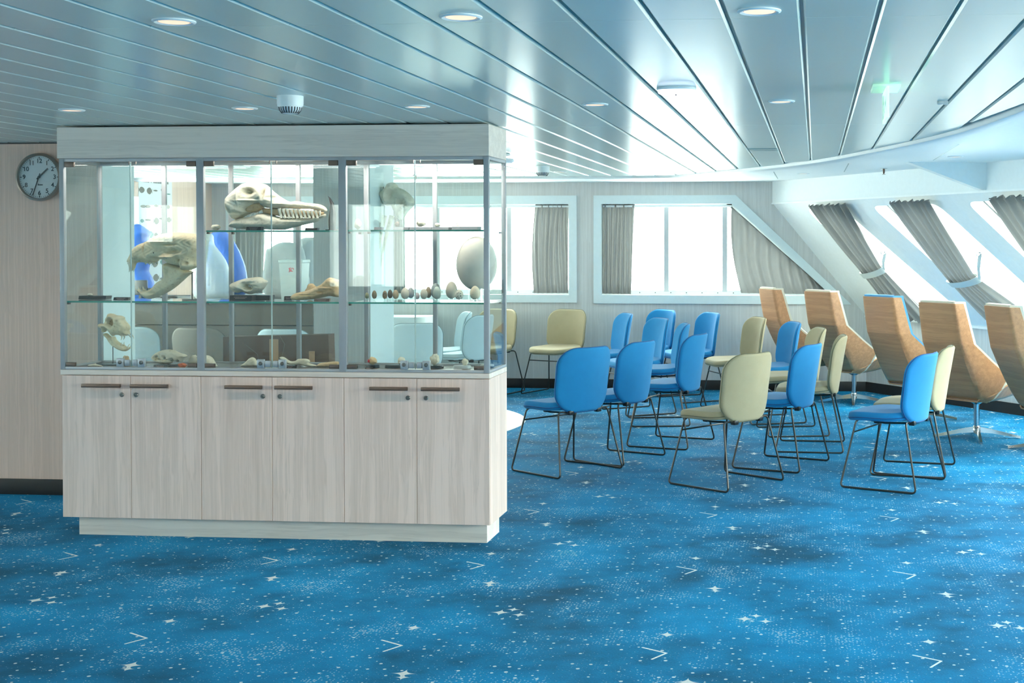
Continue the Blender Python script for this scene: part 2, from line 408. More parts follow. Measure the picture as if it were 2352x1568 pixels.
def inside(P, poly):
    x, y = P[:, 0], P[:, 1]; r = np.zeros(len(P), bool); n = len(poly)
    for i in range(n):
        (x1, y1), (x2, y2) = poly[i], poly[(i + 1) % n]
        if y1 == y2: continue
        c = ((y1 > y) != (y2 > y)) & (x < (x2 - x1) * (y - y1) / (y2 - y1) + x1); r ^= c
    return r
def edist(P, poly):
    best = np.full(len(P), 1e9); near = np.zeros_like(P); n = len(poly)
    for i in range(n):
        a = np.asarray(poly[i], float); b = np.asarray(poly[(i + 1) % n], float); d = b - a; L = d @ d
        if L < 1e-18: continue
        t = np.clip(((P - a) @ d) / L, 0, 1); q = a + t[:, None] * d; e = np.linalg.norm(P - q, axis=1)
        k = e < best; best[k] = e[k]; near[k] = q[k]
    return best, near
def inflate(mb, outline, half, rnd, holes=(), res=0.004, dents=(), mi=0, hole_mi=None, off=0.0, rough=0.0):
    """a bone seen from the side: the outline in x,z grows to a rounded solid of half thickness half (number or f(x,z)),
    holes go right through, dents [(cx,cz,rx,rz,depth)] press in (positive) or raise (negative) both faces"""
    O = [tuple(p) for p in outline]; A = np.array(O); lo, hi = A.min(0) - res, A.max(0) + res
    nx, nz = int((hi[0] - lo[0]) / res) + 2, int((hi[1] - lo[1]) / res) + 2
    X, Z = np.meshgrid(lo[0] + np.arange(nx) * res, lo[1] + np.arange(nz) * res, indexing='ij')
    cx, cz = (X[:-1, :-1] + res / 2).ravel(), (Z[:-1, :-1] + res / 2).ravel(); Cc = np.stack([cx, cz], 1)
    ins = inside(Cc, O)
    for h in holes: ins &= ~inside(Cc, h)
    ins = ins.reshape(nx - 1, nz - 1)
    V = np.stack([X.ravel(), Z.ravel()], 1); dist, near = edist(V, O)
    for h in holes:
        d2, n2 = edist(V, h); k = d2 < dist; dist[k] = d2[k]; near[k] = n2[k]
    used = np.zeros((nx, nz), bool); cnt = np.zeros((nx, nz), int)
    for a in (0, 1):
        for b in (0, 1):
            used[a:nx - 1 + a, b:nz - 1 + b] |= ins; cnt[a:nx - 1 + a, b:nz - 1 + b] += ins
    bd = (used & (cnt < 4)).ravel(); V[bd] = near[bd]; dist[bd] = 0
    H = np.array([half(x, z) for x, z in V]) if callable(half) else np.full(len(V), half)
    q = np.clip(dist / rnd, 0, 1); y = H * np.sqrt(np.maximum(0, 1 - (1 - q) ** 2))
    for (ex, ez, rx, rz, dp) in dents:
        e = np.exp(-(((V[:, 0] - ex) / rx) ** 2 + ((V[:, 1] - ez) / rz) ** 2) * 1.6); y = np.maximum(y - dp * e * (dist > 0), 0.0008 * (dist > 0))
    if rough: y += rough * (np.sin(V[:, 0] * 190 + 3 * np.sin(V[:, 1] * 90)) * np.sin(V[:, 1] * 170)) * (dist > 0)
    y = np.maximum(y, 0)
    idx = -np.ones(nx * nz, int); u = used.ravel(); idx[u] = np.arange(u.sum()); n = int(u.sum())
    front = np.stack([V[u, 0], off - y[u], V[u, 1]], 1); back = np.stack([V[u, 0], off + y[u], V[u, 1]], 1)
    bidx = idx.copy(); inner = u & (~bd); bidx[inner] = n + np.arange(inner.sum())
    back = np.stack([V[inner, 0], off + y[inner], V[inner, 1]], 1); fs = []
    I, J = np.nonzero(ins); 
    for i, j in zip(I, J):
        a, b, c, d = i * nz + j, (i + 1) * nz + j, (i + 1) * nz + j + 1, i * nz + j + 1
        fs.append((idx[a], idx[b], idx[c], idx[d]))
        bk = (bidx[d], bidx[c], bidx[b], bidx[a])
        if set(bk) != set((idx[a], idx[b], idx[c], idx[d])): fs.append(bk)
    mb.add(np.concatenate([front, back]), fs, mi); return mb
def spline(pts, n=6):
    """closed Catmull-Rom through outline points"""
    P = np.asarray(pts, float); N = len(P); out = []
    for i in range(N):
        a, b, c, d = P[i - 1], P[i], P[(i + 1) % N], P[(i + 2) % N]
        for k in range(n):
            t = k / n; out.append(0.5 * ((2 * b) + (c - a) * t + (2 * a - 5 * b + 4 * c - d) * t * t + (3 * b - a - 3 * c + d) * t ** 3))
    return [tuple(p) for p in out]
def annulus(mb, inner, outer, fmap, mi=0):
    """flat ring between an inner loop and a convex outer loop, both in 2D, mapped to 3D"""
    inner = np.asarray(inner, float); outer = np.asarray(outer, float); c = inner.mean(0)
    angs = sorted([math.atan2(*(p - c)[::-1]) for p in inner] + [math.atan2(*(p - c)[::-1]) for p in outer])
    def hit(poly, a):
        d = np.array([math.cos(a), math.sin(a)]); best = None
        for i in range(len(poly)):
            p, q = poly[i] - c, poly[(i + 1) % len(poly)] - c; e = q - p; den = d[0] * e[1] - d[1] * e[0]
            if abs(den) < 1e-12: continue
            t = (p[0] * e[1] - p[1] * e[0]) / den; s_ = (p[0] * d[1] - p[1] * d[0]) / den
            if t > 0 and -1e-6 <= s_ <= 1 + 1e-6 and (best is None or t > best): best = t
        return c + d * best
    I = [fmap(*hit(inner, a)) for a in angs]; O = [fmap(*hit(outer, a)) for a in angs]; n = len(angs)
    mb.add(np.array(I + O), [(i, (i + 1) % n, n + (i + 1) % n, n + i) for i in range(n)], mi)
    return [hit(inner, a) for a in angs]
def rquad(q, r, n=5):
    """quad with rounded corners"""
    q = [np.asarray(p, float) for p in q]; out = []
    for i in range(4):
        a, b, c = q[i - 1], q[i], q[(i + 1) % 4]
        ua, uc = (a - b), (c - b); ra = min(r / np.linalg.norm(ua), .45); rc = min(r / np.linalg.norm(uc), .45)
        p, s_ = b + ua * ra, b + uc * rc
        for k in range(n + 1): t = k / n; out.append((1 - t) ** 2 * p + 2 * t * (1 - t) * b + t * t * s_)
    return out
# ================================================================ SETTING
CZ, SZ = 2.087, 2.105          # panelled ceiling and soffit heights
YB = 13.4                      # back wall
# ---- floor
PLAN = [(-9.4, -1.1), (4.36, -1.1), (4.36, 8.11), (0.50, 13.42), (-6.42, 13.42), (-6.42, 7.88), (-9.4, 7.88)]
mb = MB(); mb.prism([(x, y, 0) for x, y in PLAN], (0, 0, -.1), (0, 0, 0)); struct(mb.build('floor', 'carpet', smooth=0))
mb = MB(); mb.lathe([(1.50, 0.0), (1.50, 0.003), (1.485, 0.006), (0.0, 0.006)], n=96)
o = struct(mb.build('floor_inlay', 'softwhite', loc=(-3.89, 10.65, 0)))
# ---- ceiling: linear metal panels inside the curved trim, flat soffit outside it
TRIM = [(-6.29, 11.785), (-4.0, 11.785), (-2.6, 11.785), (-2.0, 11.785), (-1.42, 11.785), (-1.212, 11.70), (-0.95, 11.29), (-0.631, 10.76), (-0.439, 10.45),
        (-0.242, 10.12), (-0.048, 9.73), (0.151, 9.2), (0.348, 8.566), (0.542, 7.931), (0.748, 7.1), (0.89, 6.0), (0.96, 5.0), (1.0, 3.5), (1.0, -1.0)]
tx = np.array([p[0] for p in TRIM]); ty = np.array([p[1] for p in TRIM])
def yend(x): return float(np.interp(x, tx[:-1], ty[:-1])) if x < 1.0 else 3.5
mb = MB(); G = 0.010
k = -46
while True:
    xa, xb = -0.430 + 0.197 * k, -0.430 + 0.197 * (k + 1); k += 1
    if xa >= 1.0: break
    xa = max(xa, -7.6); xb = min(xb, 1.0)
    if xb - xa < .03: continue
    a, b = xa + G / 2 if xa > -7.6 else xa, xb - G / 2
    cuts = [-1.0, 0.3, 3.5, 6.7, 9.9, 20]
    for c0, c1 in zip(cuts[:-1], cuts[1:]):
        ya, yb_ = min(c1, yend(a)), min(c1, yend(b))
        if min(ya, yb_) <= c0 + 0.02: continue
        g0, g1 = c0 + 0.0012, 0.0012
        ya -= g1; yb_ -= g1; zb, zt, ch = CZ, SZ, 0.006
        xs = [(a, zt), (a, zb + ch), (a + ch, zb), (b - ch, zb), (b, zb + ch), (b, zt)]
        r0 = [(x, g0, z) for x, z in xs]; r1 = [(x, ya + (yb_ - ya) * (x - a) / (b - a), z) for x, z in xs]
        mb.loft([r0, r1], 0)
mb.prism([(x, y, 0) for x, y in [(-7.65, -1.1), (3.5, -1.1), (3.5, 6.485), (-0.41, 13.42), (-6.42, 13.42), (-6.42, 7.88), (-7.65, 7.88)]], (0, 0, SZ), (0, 0, SZ + .06), 1)
# flat recess strip above the joints
for i in range(len(TRIM) - 2):
    (xa, ya), (xb, yb_) = TRIM[i], TRIM[i + 1]
    mb.add([(xa, -1.0, SZ - 0.002), (xb, -1.0, SZ - 0.002), (xb, yb_, SZ - 0.002), (xa, ya, SZ - 0.002)], [(0, 1, 2, 3)], 2)
# joint lines in the soffit
for (p, q) in [((1290, 771), (1272, 741)), ((1576, 742), (1596, 705)), ((1960, 692), (2073, 622))]:
    A = atz(1100 + p[0] / 1.879, p[1] / 1.879, SZ - 0.001); B = atz(1100 + q[0] / 1.879, q[1] / 1.879, SZ - 0.001)
    d = (B - A); d /= np.linalg.norm(d); w = np.cross(d, [0, 0, 1]) * 0.004
    mb.add([A - w, A + w, B + w, B - w], [(0, 1, 2, 3)], 2)
struct(mb.build('ceiling', ['ceil', 'white', 'groove'], smooth=20))
def sweep2d(path, prof, mb, mi=0):
    """sweep a profile (offset to the left, z) along a path in plan"""
    P = np.asarray(path, float); rings = []
    for i in range(len(P)):
        a = P[max(i - 1, 0)]; b = P[min(i + 1, len(P) - 1)]; t = b - a; t /= np.linalg.norm(t); nrm = np.array([-t[1], t[0]])
        rings.append([(*(P[i] + nrm * o_), z) for o_, z in prof])
    mb.loft(rings, mi)
tp = []
P = np.array(TRIM)
for i in range(len(P) - 1):
    for k in range(4):
        a, b, c, d = P[max(i - 1, 0)], P[i], P[i + 1], P[min(i + 2, len(P) - 1)]; t = k / 4
        tp.append(b + (c - b) * t)
for _ in range(3): tp = [tp[0]] + [(tp[i - 1] + 2 * tp[i] + tp[i + 1]) / 4 for i in range(1, len(tp) - 1)] + [tp[-1]]
mb = MB(); sweep2d(tp, [(-0.004, SZ), (-0.004, 2.072), (0.0, 2.066), (0.055, 2.056), (0.07, 2.062), (0.07, SZ)], mb)
struct(mb.build('trim_1', 'softwhite'))

# ---- walls that are mostly hidden
mb = MB()
mb.box(-8.2, -4.205, 7.47, 7.88, 0.0, 2.078, 0)
mb.add([(-4.2045, 7.471, 0), (-4.2045, 7.88, 0), (-4.2045, 7.88, 2.078), (-4.2045, 7.471, 2.078)], [(0, 1, 2, 3)], 1)  # end face coloured pale for the window light falling on it
mb.box(-8.2, -4.215, 7.48, 7.87, 2.078, SZ, 2)  # black strip paints the shade in the gap below the ceiling
struct(mb.build('wall_left', ['panelwood', 'paleblue', 'black'], smooth=0))
mb = MB(); mb.box(-9.4, -4.20, 7.458, 7.469, 0.0, 0.093, 0, 0.002); struct(mb.build('baseboard_left', 'base'))
PW_LATER = True
mb = MB(); mb.box(-3.378, -2.985, 8.7, 9.2, 0, CZ, 0)
mb.add([(-2.9845, 8.7, 0), (-2.9845, 9.2, 0), (-2.9845, 9.2, CZ), (-2.9845, 8.7, CZ)], [(0, 1, 2, 3)], 1)  # pale side face carries the window light in its colour
struct(mb.build('pillar', ['backwood', 'paleblue'], smooth=0))

# ---- window builder for a surface fmap(a, b) -> point, outward normal fn(a, b)
WN = [0]
def window(loop, fmap, nfun, depth, pane_at, frame_mat='softwhite', gasket=True, bars=None):
    """reveal, gasket and pane of one opening; loop in surface coordinates"""
    WN[0] += 1; w = thing('window_%d' % WN[0], '', ''); del w['label']; del w['category']; struct(w)
    I = np.array([fmap(*p) for p in loop]); N = np.array([nfun(*p) for p in loop]); mb = MB(); n = len(I)
    mb.add(np.concatenate([I, I + N * depth]), [(i, (i + 1) % n, n + (i + 1) % n, n + i) for i in range(n)])
    mb.build('reveal', frame_mat, w, smooth=50)
    if gasket:
        mb = MB(); mb.tube(list(I + N * pane_at), 0.016, 6, closed=True); mb.build('gasket', 'steel', w)
    mb = MB(); c = (I + N * pane_at).mean(0); A = I + N * pane_at; B = I + N * (pane_at + 0.006)
    mb.add(np.concatenate([A, [A.mean(0)], B, [B.mean(0)]]), [(i, (i + 1) % n, n) for i in range(n)] + [(n + 1 + (i + 1) % n, n + 1 + i, 2 * n + 1) for i in range(n)])
    mb.build('pane', 'winglass', w, smooth=0)
    return w
def portal(center, normal_in, sx, sy, xdir):
    ld = bpy.data.lights.new('window_daylight', 'AREA'); ld.shape = 'RECTANGLE'; ld.size = sx; ld.size_y = sy; ld.cycles.is_portal = True
    o = bpy.data.objects.new('window_daylight', ld); COL.objects.link(o)
    z = -Vector(normal_in).normalized(); x = Vector(xdir); x = (x - z * x.dot(z)).normalized(); y = z.cross(x)
    o.matrix_world = Matrix.Translation(Vector(center)) @ Matrix((x, y, z)).transposed().to_4x4()

# ---- back wall with three windows
bw = lambda x, z: (x, YB, z); bn = lambda x, z: (0, 1, 0)
OPEN = {1: [(-6.05, .958), (-4.80, .958), (-4.80, 1.884), (-6.05, 1.884)],
        2: [(-4.40, .958), (-2.508, .958), (-2.508, 1.884), (-4.40, 1.884)],
        3: [(-2.170, .958), (0.162, .958), (-0.845, 1.884), (-2.170, 1.884)]}
cells = [(-6.5, -4.6), (-4.6, -2.34), (-2.34, 1.3)]
mbw = MB()
for (xa, xb), loop in zip(cells, OPEN.values()):
    annulus(mbw, loop, [(xa, 0), (xb, 0), (xb, SZ + .03), (xa, SZ + .03)], bw)
struct(mbw.build('wall_back', 'backwood', smooth=0))
FR = {1: None, 2: [(-4.48, .878), (-2.427, .878), (-2.427, 1.971), (-4.48, 1.971)], 3: [(-2.2515, .872), (0.358, .872), (-0.802, 1.971), (-2.2515, 1.971)]}
FR[1] = [(-6.14, .878), (-4.72, .878), (-4.72, 1.971), (-6.14, 1.971)]
for k, loop in OPEN.items():
    w = window(loop, bw, bn, 0.16, 0.12, gasket=False)
    mb = MB(); I = np.array(loop); O = np.array(FR[k]); y0, y1 = YB - 0.022, YB
    V = [(x, y0, z) for x, z in I] + [(x, y0, z) for x, z in O] + [(x, y1, z) for x, z in O] + [(x, y1, z) for x, z in I]
    fs = []
    for i in range(4):
        j = (i + 1) % 4
        fs += [(i, j, 4 + j, 4 + i), (4 + i, 4 + j, 8 + j, 8 + i), (i, 12 + i, 12 + j, j)]
    mb.add(V, fs); mb.build('window_frame', 'paleblue', w, smooth=0)
    x0, x1 = I[0][0], I[1][0]
    mull = {1: [-5.43], 2: [-3.906, -3.151], 3: [-1.516, -0.918]}[k]
    xt = I[2][0]
    mb = MB(); mb.box(x0, x1, YB + 0.085, YB + 0.13, .958, 1.005); mb.box(x0, xt, YB + 0.085, YB + 0.13, 1.845, 1.884)
    if k == 3:
        mb.prism([(0.162, YB + .085, .958), (0.10, YB + .085, .958), (-0.905, YB + .085, 1.884), (-0.845, YB + .085, 1.884)], (0, 0, 0), (0, .045, 0))
    mb.build('sash', 'softwhite', w, smooth=0)
    for mx in mull:
        b = MB(); b.box(mx - .024, mx + .024, YB + 0.08, YB + 0.135, .99, 1.86); b.build('mullion', 'lightgrey', w, smooth=0)
    mb = MB()
    for q in np.arange(x0 + .06, x1 - .05, .16): mb.lathe([(.006, .084), (.006, .08), (0, .079)], (q, YB, .98), 8, axis='y')
    mb.build('sash_bolt', 'steel', w); 
    mb = MB(); mb.box(x0 + .01, xt - .0, YB + 0.02, YB + 0.05, 1.852, 1.872, 0, .003); mb.build('curtain_rail', 'white', w)
    portal(((x0 + x1) / 2, YB + .17, 1.42), (0, -1, 0), x1 - x0, .93, (1, 0, 0))
mb = MB(); mb.box(-6.3, 0.53, YB - .012, YB - .001, 0, .098, 0, .002); struct(mb.build('baseboard_back', 'base'))

pw = lambda y, z: (-6.30, y, z); pn_ = lambda y, z: (-1, 0, 0); mb = MB()
for (ya, yb_), ca, cb in (((8.3, 9.9), 7.88, 10.1), ((10.3, 11.9), 10.1, YB)):  # unseen windows added to throw more light on the leaning panels
    loop = [(ya, .9), (yb_, .9), (yb_, 1.92), (ya, 1.92)]
    annulus(mb, loop, [(ca, 0), (cb, 0), (cb, SZ), (ca, SZ)], pw); window(loop, pw, pn_, .12, .1, gasket=False); portal((-6.43, (ya + yb_) / 2, 1.41), (1, 0, 0), yb_ - ya, 1.02, (0, 1, 0))
struct(mb.build('wall_port', 'panelwood', smooth=0))
# ---- right-hand side: low wall, leaning window band, fascia
b0, b1 = np.array([.51, YB, .75]), np.array([4.35, 8.102, .66])
t0, t1 = np.array([-.433, YB, 1.89]), np.array([3.465, 6.485, 1.89])
def bil(B0, B1, T0, T1):
    f = lambda s, t: (1 - t) * (B0 + (B1 - B0) * s) + t * (T0 + (T1 - T0) * s)
    def nf(s, t):
        e = 1e-3; n = np.cross(f(s + e, t) - f(s - e, t), f(s, t + e) - f(s, t - e)); n = n / np.linalg.norm(n); return n if n[2] > 0 else -n
    return f, nf
SR, NR = bil(b0, b1, t0, t1)
SR2, NR2 = bil(b1, np.array([4.35, -1.0, .66]), t1, np.array([3.465, -1.0, 1.89]))
SL, NL = bil(np.array([-8.65, 7.47, .7]), np.array([-8.65, -1.0, .7]), np.array([-7.6, 7.47, 1.89]), np.array([-7.6, -1.0, 1.89]))
def slanted(name, f, nf, wins, cuts, tb=.04, tt=.935):
    """wins: (left at bottom, left at top, right at bottom, right at top); cuts: (bottom, top) boundaries"""
    mb = MB()
    for (lb, lt, rb, rt), (ca, cb) in zip(wins, zip(cuts[:-1], cuts[1:])):
        L = np.linalg.norm(f(1, .5) - f(0, .5)); H = 1.5
        loop = [(s * L, t * H) for s, t in [(lb, tb), (rb, tb), (rt, tt), (lt, tt)]]
        loop = [(a / L, b / H) for a, b in rquad(loop, .10, 7)]
        annulus(mb, loop, [(ca[0], 0), (cb[0], 0), (cb[1], 1), (ca[1], 1)], f)
        w = window(loop, f, nf, 0.15, 0.12, frame_mat='white')
        c = f((lb + rb + lt + rt) / 4, .5); n = nf((lb + rb) / 2, .5)
        portal(c + n * .16, -n, np.linalg.norm(f(rb, .5) - f(lb, .5)) * .98, np.linalg.norm(f(.3, .96) - f(.3, .03)), f(.5, .5) - f(.4, .5))
    return mb
RW = [(.122, .072, .245, .155), (.302, .222, .432, .348), (.478, .400, .605, .525), (.655, .577, .785, .705), (.835, .757, .955, .88)]
RC = [(0, 0), (.272, .188), (.455, .374), (.63, .551), (.81, .731), (1, 1)]
mb = slanted('wall_right', SR, NR, RW, RC)
for A, B in ((b0, b1), (b1, np.array([4.35, -1.0, .66]))):      # low wall
    mb.add([(A[0], A[1], 0), (B[0], B[1], 0), tuple(B), tuple(A)], [(0, 1, 2, 3)], 1)
for A, B in ((t0, t1), (t1, np.array([3.465, -1.0, 1.89]))):    # fascia above
    mb.add([tuple(A), tuple(B), (B[0], B[1], SZ + .02), (A[0], A[1], SZ + .02)], [(0, 1, 2, 3)], 2)
W4 = [(.08, .08, .26, .26), (.32, .32, .50, .50), (.56, .56, .74, .74), (.80, .80, .95, .95)]; C4 = [(0, 0), (.29, .29), (.53, .53), (.77, .77), (1, 1)]
struct(mb.build('wall_right', ['white', 'backwood', 'softwhite'], smooth=0))
mb = slanted('wall_right_aft', SR2, NR2, W4, C4); struct(mb.build('wall_starboard', 'white', smooth=0))
mb = slanted('wall_left_aft', SL, NL, [(.14, .14, .22, .22), (.40, .40, .46, .46), (.62, .62, .68, .68), (.82, .82, .92, .92)], C4)
mb.add([(-8.65, 7.47, 0), (-8.65, -1.0, 0), (-8.65, -1.0, .7), (-8.65, 7.47, .7)], [(0, 1, 2, 3)], 1)
mb.add([(-7.6, 7.47, 1.89), (-7.6, -1.0, 1.89), (-7.6, -1.0, SZ), (-7.6, 7.47, SZ)], [(0, 1, 2, 3)], 0)
struct(mb.build('wall_quarter', ['white', 'backwood'], smooth=0))
def strip(A, B, off, th, z0, z1):
    """board along a wall line, standing off it towards the room"""
    d = (B - A)[:2]; d /= np.linalg.norm(d); n = np.array([d[1], -d[0]]); n = n if n @ (np.array([-1.0, 4.0]) - A[:2]) > 0 else -n
    q = [A[:2] + n * off, B[:2] + n * off, B[:2] + n * (off + th), A[:2] + n * (off + th)]
    return [[(*p, z0) for p in q], [(*p, z1) for p in q]]
mb = MB(); mb.loft(strip(b0, b1, .001, .012, 0, .098)); struct(mb.build('baseboard_right', 'base', smooth=0))
mb = MB()
q = strip(b0, b1, -.01, .035, 0, .02); r = [[(*p[:2], p[2] + (b0[2] if i in (0, 3) else b1[2]) - .005) for i, p in enumerate(R)] for R in q]
mb.loft(r); struct(mb.build('trim_2', 'white', smooth=0))
mb = MB(); mb.loft(strip(t0, t1, -.02, .03, 1.876, 1.892)); struct(mb.build('trim_3', 'white', smooth=0))
# bracket-shaped casing between soffit and fascia
mb = MB(); mb.prism([(.70, 10.2, SZ), (1.31, 10.33, SZ), (1.31, 10.33, 1.895), (1.27, 10.32, 1.895)], (0, 0, 0), (-.02, .10, 0)); struct(mb.build('trim_4', 'softwhite', smooth=0))
# ---- wall behind the camera with windows
YA = -1.0
aw = lambda x, z: (x, YA, z); an = lambda x, z: (0, -1, 0)
AX = [(-7.3, -6.95), (-5.19, -5.06), (-4.98, -4.74), (-4.62, -4.38), (-.2, .4), (1.9, 2.5)]  # last two are unseen windows added as fill for the cabinet front
mb = MB(); cx = [-8.6, -6.0, -5.02, -4.68, -1.0, 1.1, 4.6]
for (xa, xb), ca, cb in zip(AX, cx[:-1], cx[1:]):
    z0 = 1.50 if xa < -7 else 1.02; loop = [(xa, z0), (xb, z0), (xb, 1.9), (xa, 1.9)]
    annulus(mb, loop, [(ca, 0), (cb, 0), (cb, SZ), (ca, SZ)], aw); window(loop, aw, an, .12, .1, gasket=False)
    portal(((xa + xb) / 2, YA - .13, (z0 + 1.9) / 2), (0, 1, 0), xb - xa, 1.9 - z0, (1, 0, 0))
struct(mb.build('wall_aft', 'backwood', smooth=0))
n = 40; xs = np.linspace(-60, 60, n); ys = np.linspace(-80, -14, n); G = np.zeros((n, n, 3))
from mathutils import noise as mnoise
for i, x in enumerate(xs):
    for j, y in enumerate(ys): G[i, j] = (x, y, -4 + (-14 - y) * .62 + 4 * mnoise.fractal(Vector((x * .05, y * .05, 7.0)), 1.0, 2.0, 5))
mb = MB(); mb.grid(G); struct(mb.build('snow_slope', 'snow'))

# ---- snow slope outside
n = 70; xs = np.linspace(-90, 110, n); ys = np.linspace(30, 110, n); G = np.zeros((n, n, 3))
from mathutils import noise as mnoise
for i, x in enumerate(xs):
    for j, y in enumerate(ys):
        h = -4 + (y - 30) * .62 + 5 * mnoise.fractal(Vector((x * .05, y * .05, 2.0)), 1.0, 2.0, 5)
        G[i, j] = (x, y, h)
mb = MB(); mb.grid(G); o = mb.build('snow_slope', 'snow'); struct(o)
# ================================================================ DISPLAY CABINET
CX0, CX1, CY0, CY1 = -3.813, -1.597, 6.41, 6.775
cab = thing('display_cabinet', 'long pale wood display cabinet with glass upper cases full of skulls', 'display cabinet', ((CX0 + CX1) / 2, (CY0 + CY1) / 2, 0))
ox, oy = (CX0 + CX1) / 2, (CY0 + CY1) / 2
X0, X1, Y0, Y1 = CX0 - ox, CX1 - ox, CY0 - oy, CY1 - oy      # local extents
bays = [-3.81 - ox, -3.075 - ox, -2.34 - ox, -1.605 - ox]
mb = MB(); mb.box(X0 + .055, X1 - .03, Y0 + .06, Y1 - .05, 0, .099); mb.build('plinth', 'cabh', cab, 0)
mb = MB(); mb.box(X0, X1, Y0 + .02, Y1, .099, .825, 0, .001); mb.build('carcass', 'cab', cab, 0)
mb = MB(); mb.box(X0 - .004, X1, Y0 - .002, Y1 + .002, .826, .851, 0, .0015); mb.build('counter_top', 'cabh', cab, 0)
mb = MB(); mb.box(X0 - .012, X1, Y0 - .004, Y1, 1.922, 2.078, 0, .0015); mb.build('header', 'cabh', cab, 0)
dx = [-3.811, -3.445, -3.076, -2.706, -2.336, -1.965, -1.5975]
hand = [(-3.690, -3.486), (-3.434, -3.236), (-2.940, -2.747), (-2.682, -2.488), (-2.196, -2.003), (-1.935, -1.741)]
for i in range(6):
    a, b = dx[i] - ox, dx[i + 1] - ox
    mb = MB(); mb.box(a + .0012, b - .0012, Y0, Y0 + .019, .101, .822, 0, .001); d = mb.build('door', 'cab', cab, 0)
    ha, hb = hand[i][0] - ox, hand[i][1] - ox
    mb = MB(); mb.box(ha, hb, Y0 - .034, Y0 - .020, .765, .783, 0, .002); mb.box(ha + .01, ha + .024, Y0 - .021, Y0, .767, .781); mb.box(hb - .024, hb - .01, Y0 - .021, Y0, .767, .781)
    mb.build('door_handle', 'handle', d, 30)
    lx = (hb - .006) if i % 2 == 0 else (ha + .017)
    mb = MB(); mb.lathe([(.0115, 0), (.0115, -.003), (.009, -.006), (.005, -.006), (.004, -.003), (0, -.003)], (lx, Y0, .727), 20, axis='y'); mb.build('lock', 'keychrome', d)
# aluminium frame: bottom and top rails, posts
mb = MB()
for z0, z1 in ((.852, .866), (1.905, 1.921)):
    mb.box(X0, X1, Y0, Y0 + .02, z0, z1, 0, .001); mb.box(X0, X1, Y1 - .02, Y1, z0, z1, 0, .001); mb.box(X1 - .02, X1, Y0 + .02, Y1 - .02, z0, z1, 0, .001); mb.box(X0, X0 + .02, Y0 + .02, Y1 - .02, z0, z1, 0, .001)
mb.build('rail_frame', 'alu', cab, 30)
mb = MB(); mb.box(X0 + .02, X1 - .02, Y0 + .02, Y1 - .02, .852, .858); mb.build('case_floor', 'dark', cab, 0)
PW = .019
for a, b in zip(bays[:-1], bays[1:]):
    mb = MB(); mb.box(a + .04, b - .04, Y0 + .024, Y0 + .036, 1.910, 1.918); mb.build('led_strip', 'ledstrip', cab, 0)
    for yy in (Y0 + .05, Y1 - .06):
        ld = bpy.data.lights.new('led_light', 'AREA'); ld.shape = 'RECTANGLE'; ld.size = b - a - .1; ld.size_y = .02; ld.energy = 4.0 if b > .9 else 1.6; ld.color = (1.0, .95, .88)
        lo = bpy.data.objects.new('led_light', ld); COL.objects.link(lo); lo.parent = cab; lo.location = ((a + b) / 2, yy, 1.905)
for i, bx in enumerate(bays):
    mb = MB(); lo, hi = (bx - .006, bx + .018) if i == 0 else ((bx - .020, bx + .006) if i == 3 else (bx - PW, bx + PW))
    mb.box(lo, hi, Y0 - .003, Y0 + .022, .852, 1.921, 0, .0015); mb.build('front_post', 'alu', cab, 30)
rear = sorted(bays + [(a + b) / 2 for a, b in zip(bays[:-1], bays[1:])])
for bx in rear:
    mb = MB(); w = .011; c = min(max(bx, X0 + .011), X1 - .011); mb.box(c - w, c + w, Y1 - .02, Y1, .866, 1.906, 0, .0015); mb.build('rear_post', 'alu', cab, 30)
for a, b in zip(rear[:-1], rear[1:]):
    mb = MB(); mb.box(a + .012, b - .012, Y1 - .012, Y1 - .007, .866, 1.905); mb.build('rear_glass', 'cabglass', cab, 0)
for x in (X0 + .006, X1 - .011):
    mb = MB(); mb.box(x, x + .005, Y0 + .023, Y1 - .021, .866, 1.905); mb.build('end_glass', 'cabglass', cab, 0)
for i, (a, b) in enumerate(zip(bays[:-1], bays[1:])):
    m = (a + b) / 2; la, lb = a + PW + .002, b - PW - .002
    for s, (p, q) in enumerate(((la, m - .0015), (m + .0015, lb))):
        mb = MB(); mb.box(p, q, Y0 + .004, Y0 + .009, .870, 1.902)
        g = mb.build('glass_door', 'cabglass', cab, 0)
        hx = (p, p + .05) if s == 0 else (q - .05, q)
        for z0, z1 in ((1.878, 1.904), (.868, .888)):
            h = MB(); h.box(hx[0], hx[1], Y0 - .002, Y0 + .014, z0, z1, 0, .002); h.build('hinge', 'dark', g, 30)
        e = q if s == 0 else p                                   # polished meeting edge
        h = MB(); h.box(e - .0008, e + .0008, Y0 + .0035, Y0 + .0095, .870, 1.902); h.build('glass_edge', 'paleedge', g, 0)
        hx = (m - .072, m - .034) if s == 0 else (m + .040, m + .078)
        h = MB(); h.box(hx[0], hx[1], Y0 - .012, Y0 + .003, .868, .912, 0, .002); h.box(hx[0] + (.04 if s == 0 else -.03), hx[1] + (.03 if s == 0 else -.042), Y0 - .008, Y0 + .003, .874, .905, 0, .002)
        h.build('lock_block', 'lockmetal', g, 30)
        h = MB(); cxk = (hx[0] + hx[1]) / 2; h.lathe([(.010, -.012), (.010, -.016), (.006, -.017), (.005, -.0145), (0, -.0145)], (cxk, Y0, .892), 18, axis='y'); h.build('key_cylinder', 'keychrome', g)
        h = MB(); h.box(m + (-.012 if s == 0 else .022), m + (-.009 if s == 0 else .025), Y0 + .01, Y0 + .022, 1.89, 1.906); h.build('catch', 'dark', g, 0)
SHELF = [(0, 1.199), (1, 1.557), (1, 1.199), (2, 1.559), (2, 1.199)]
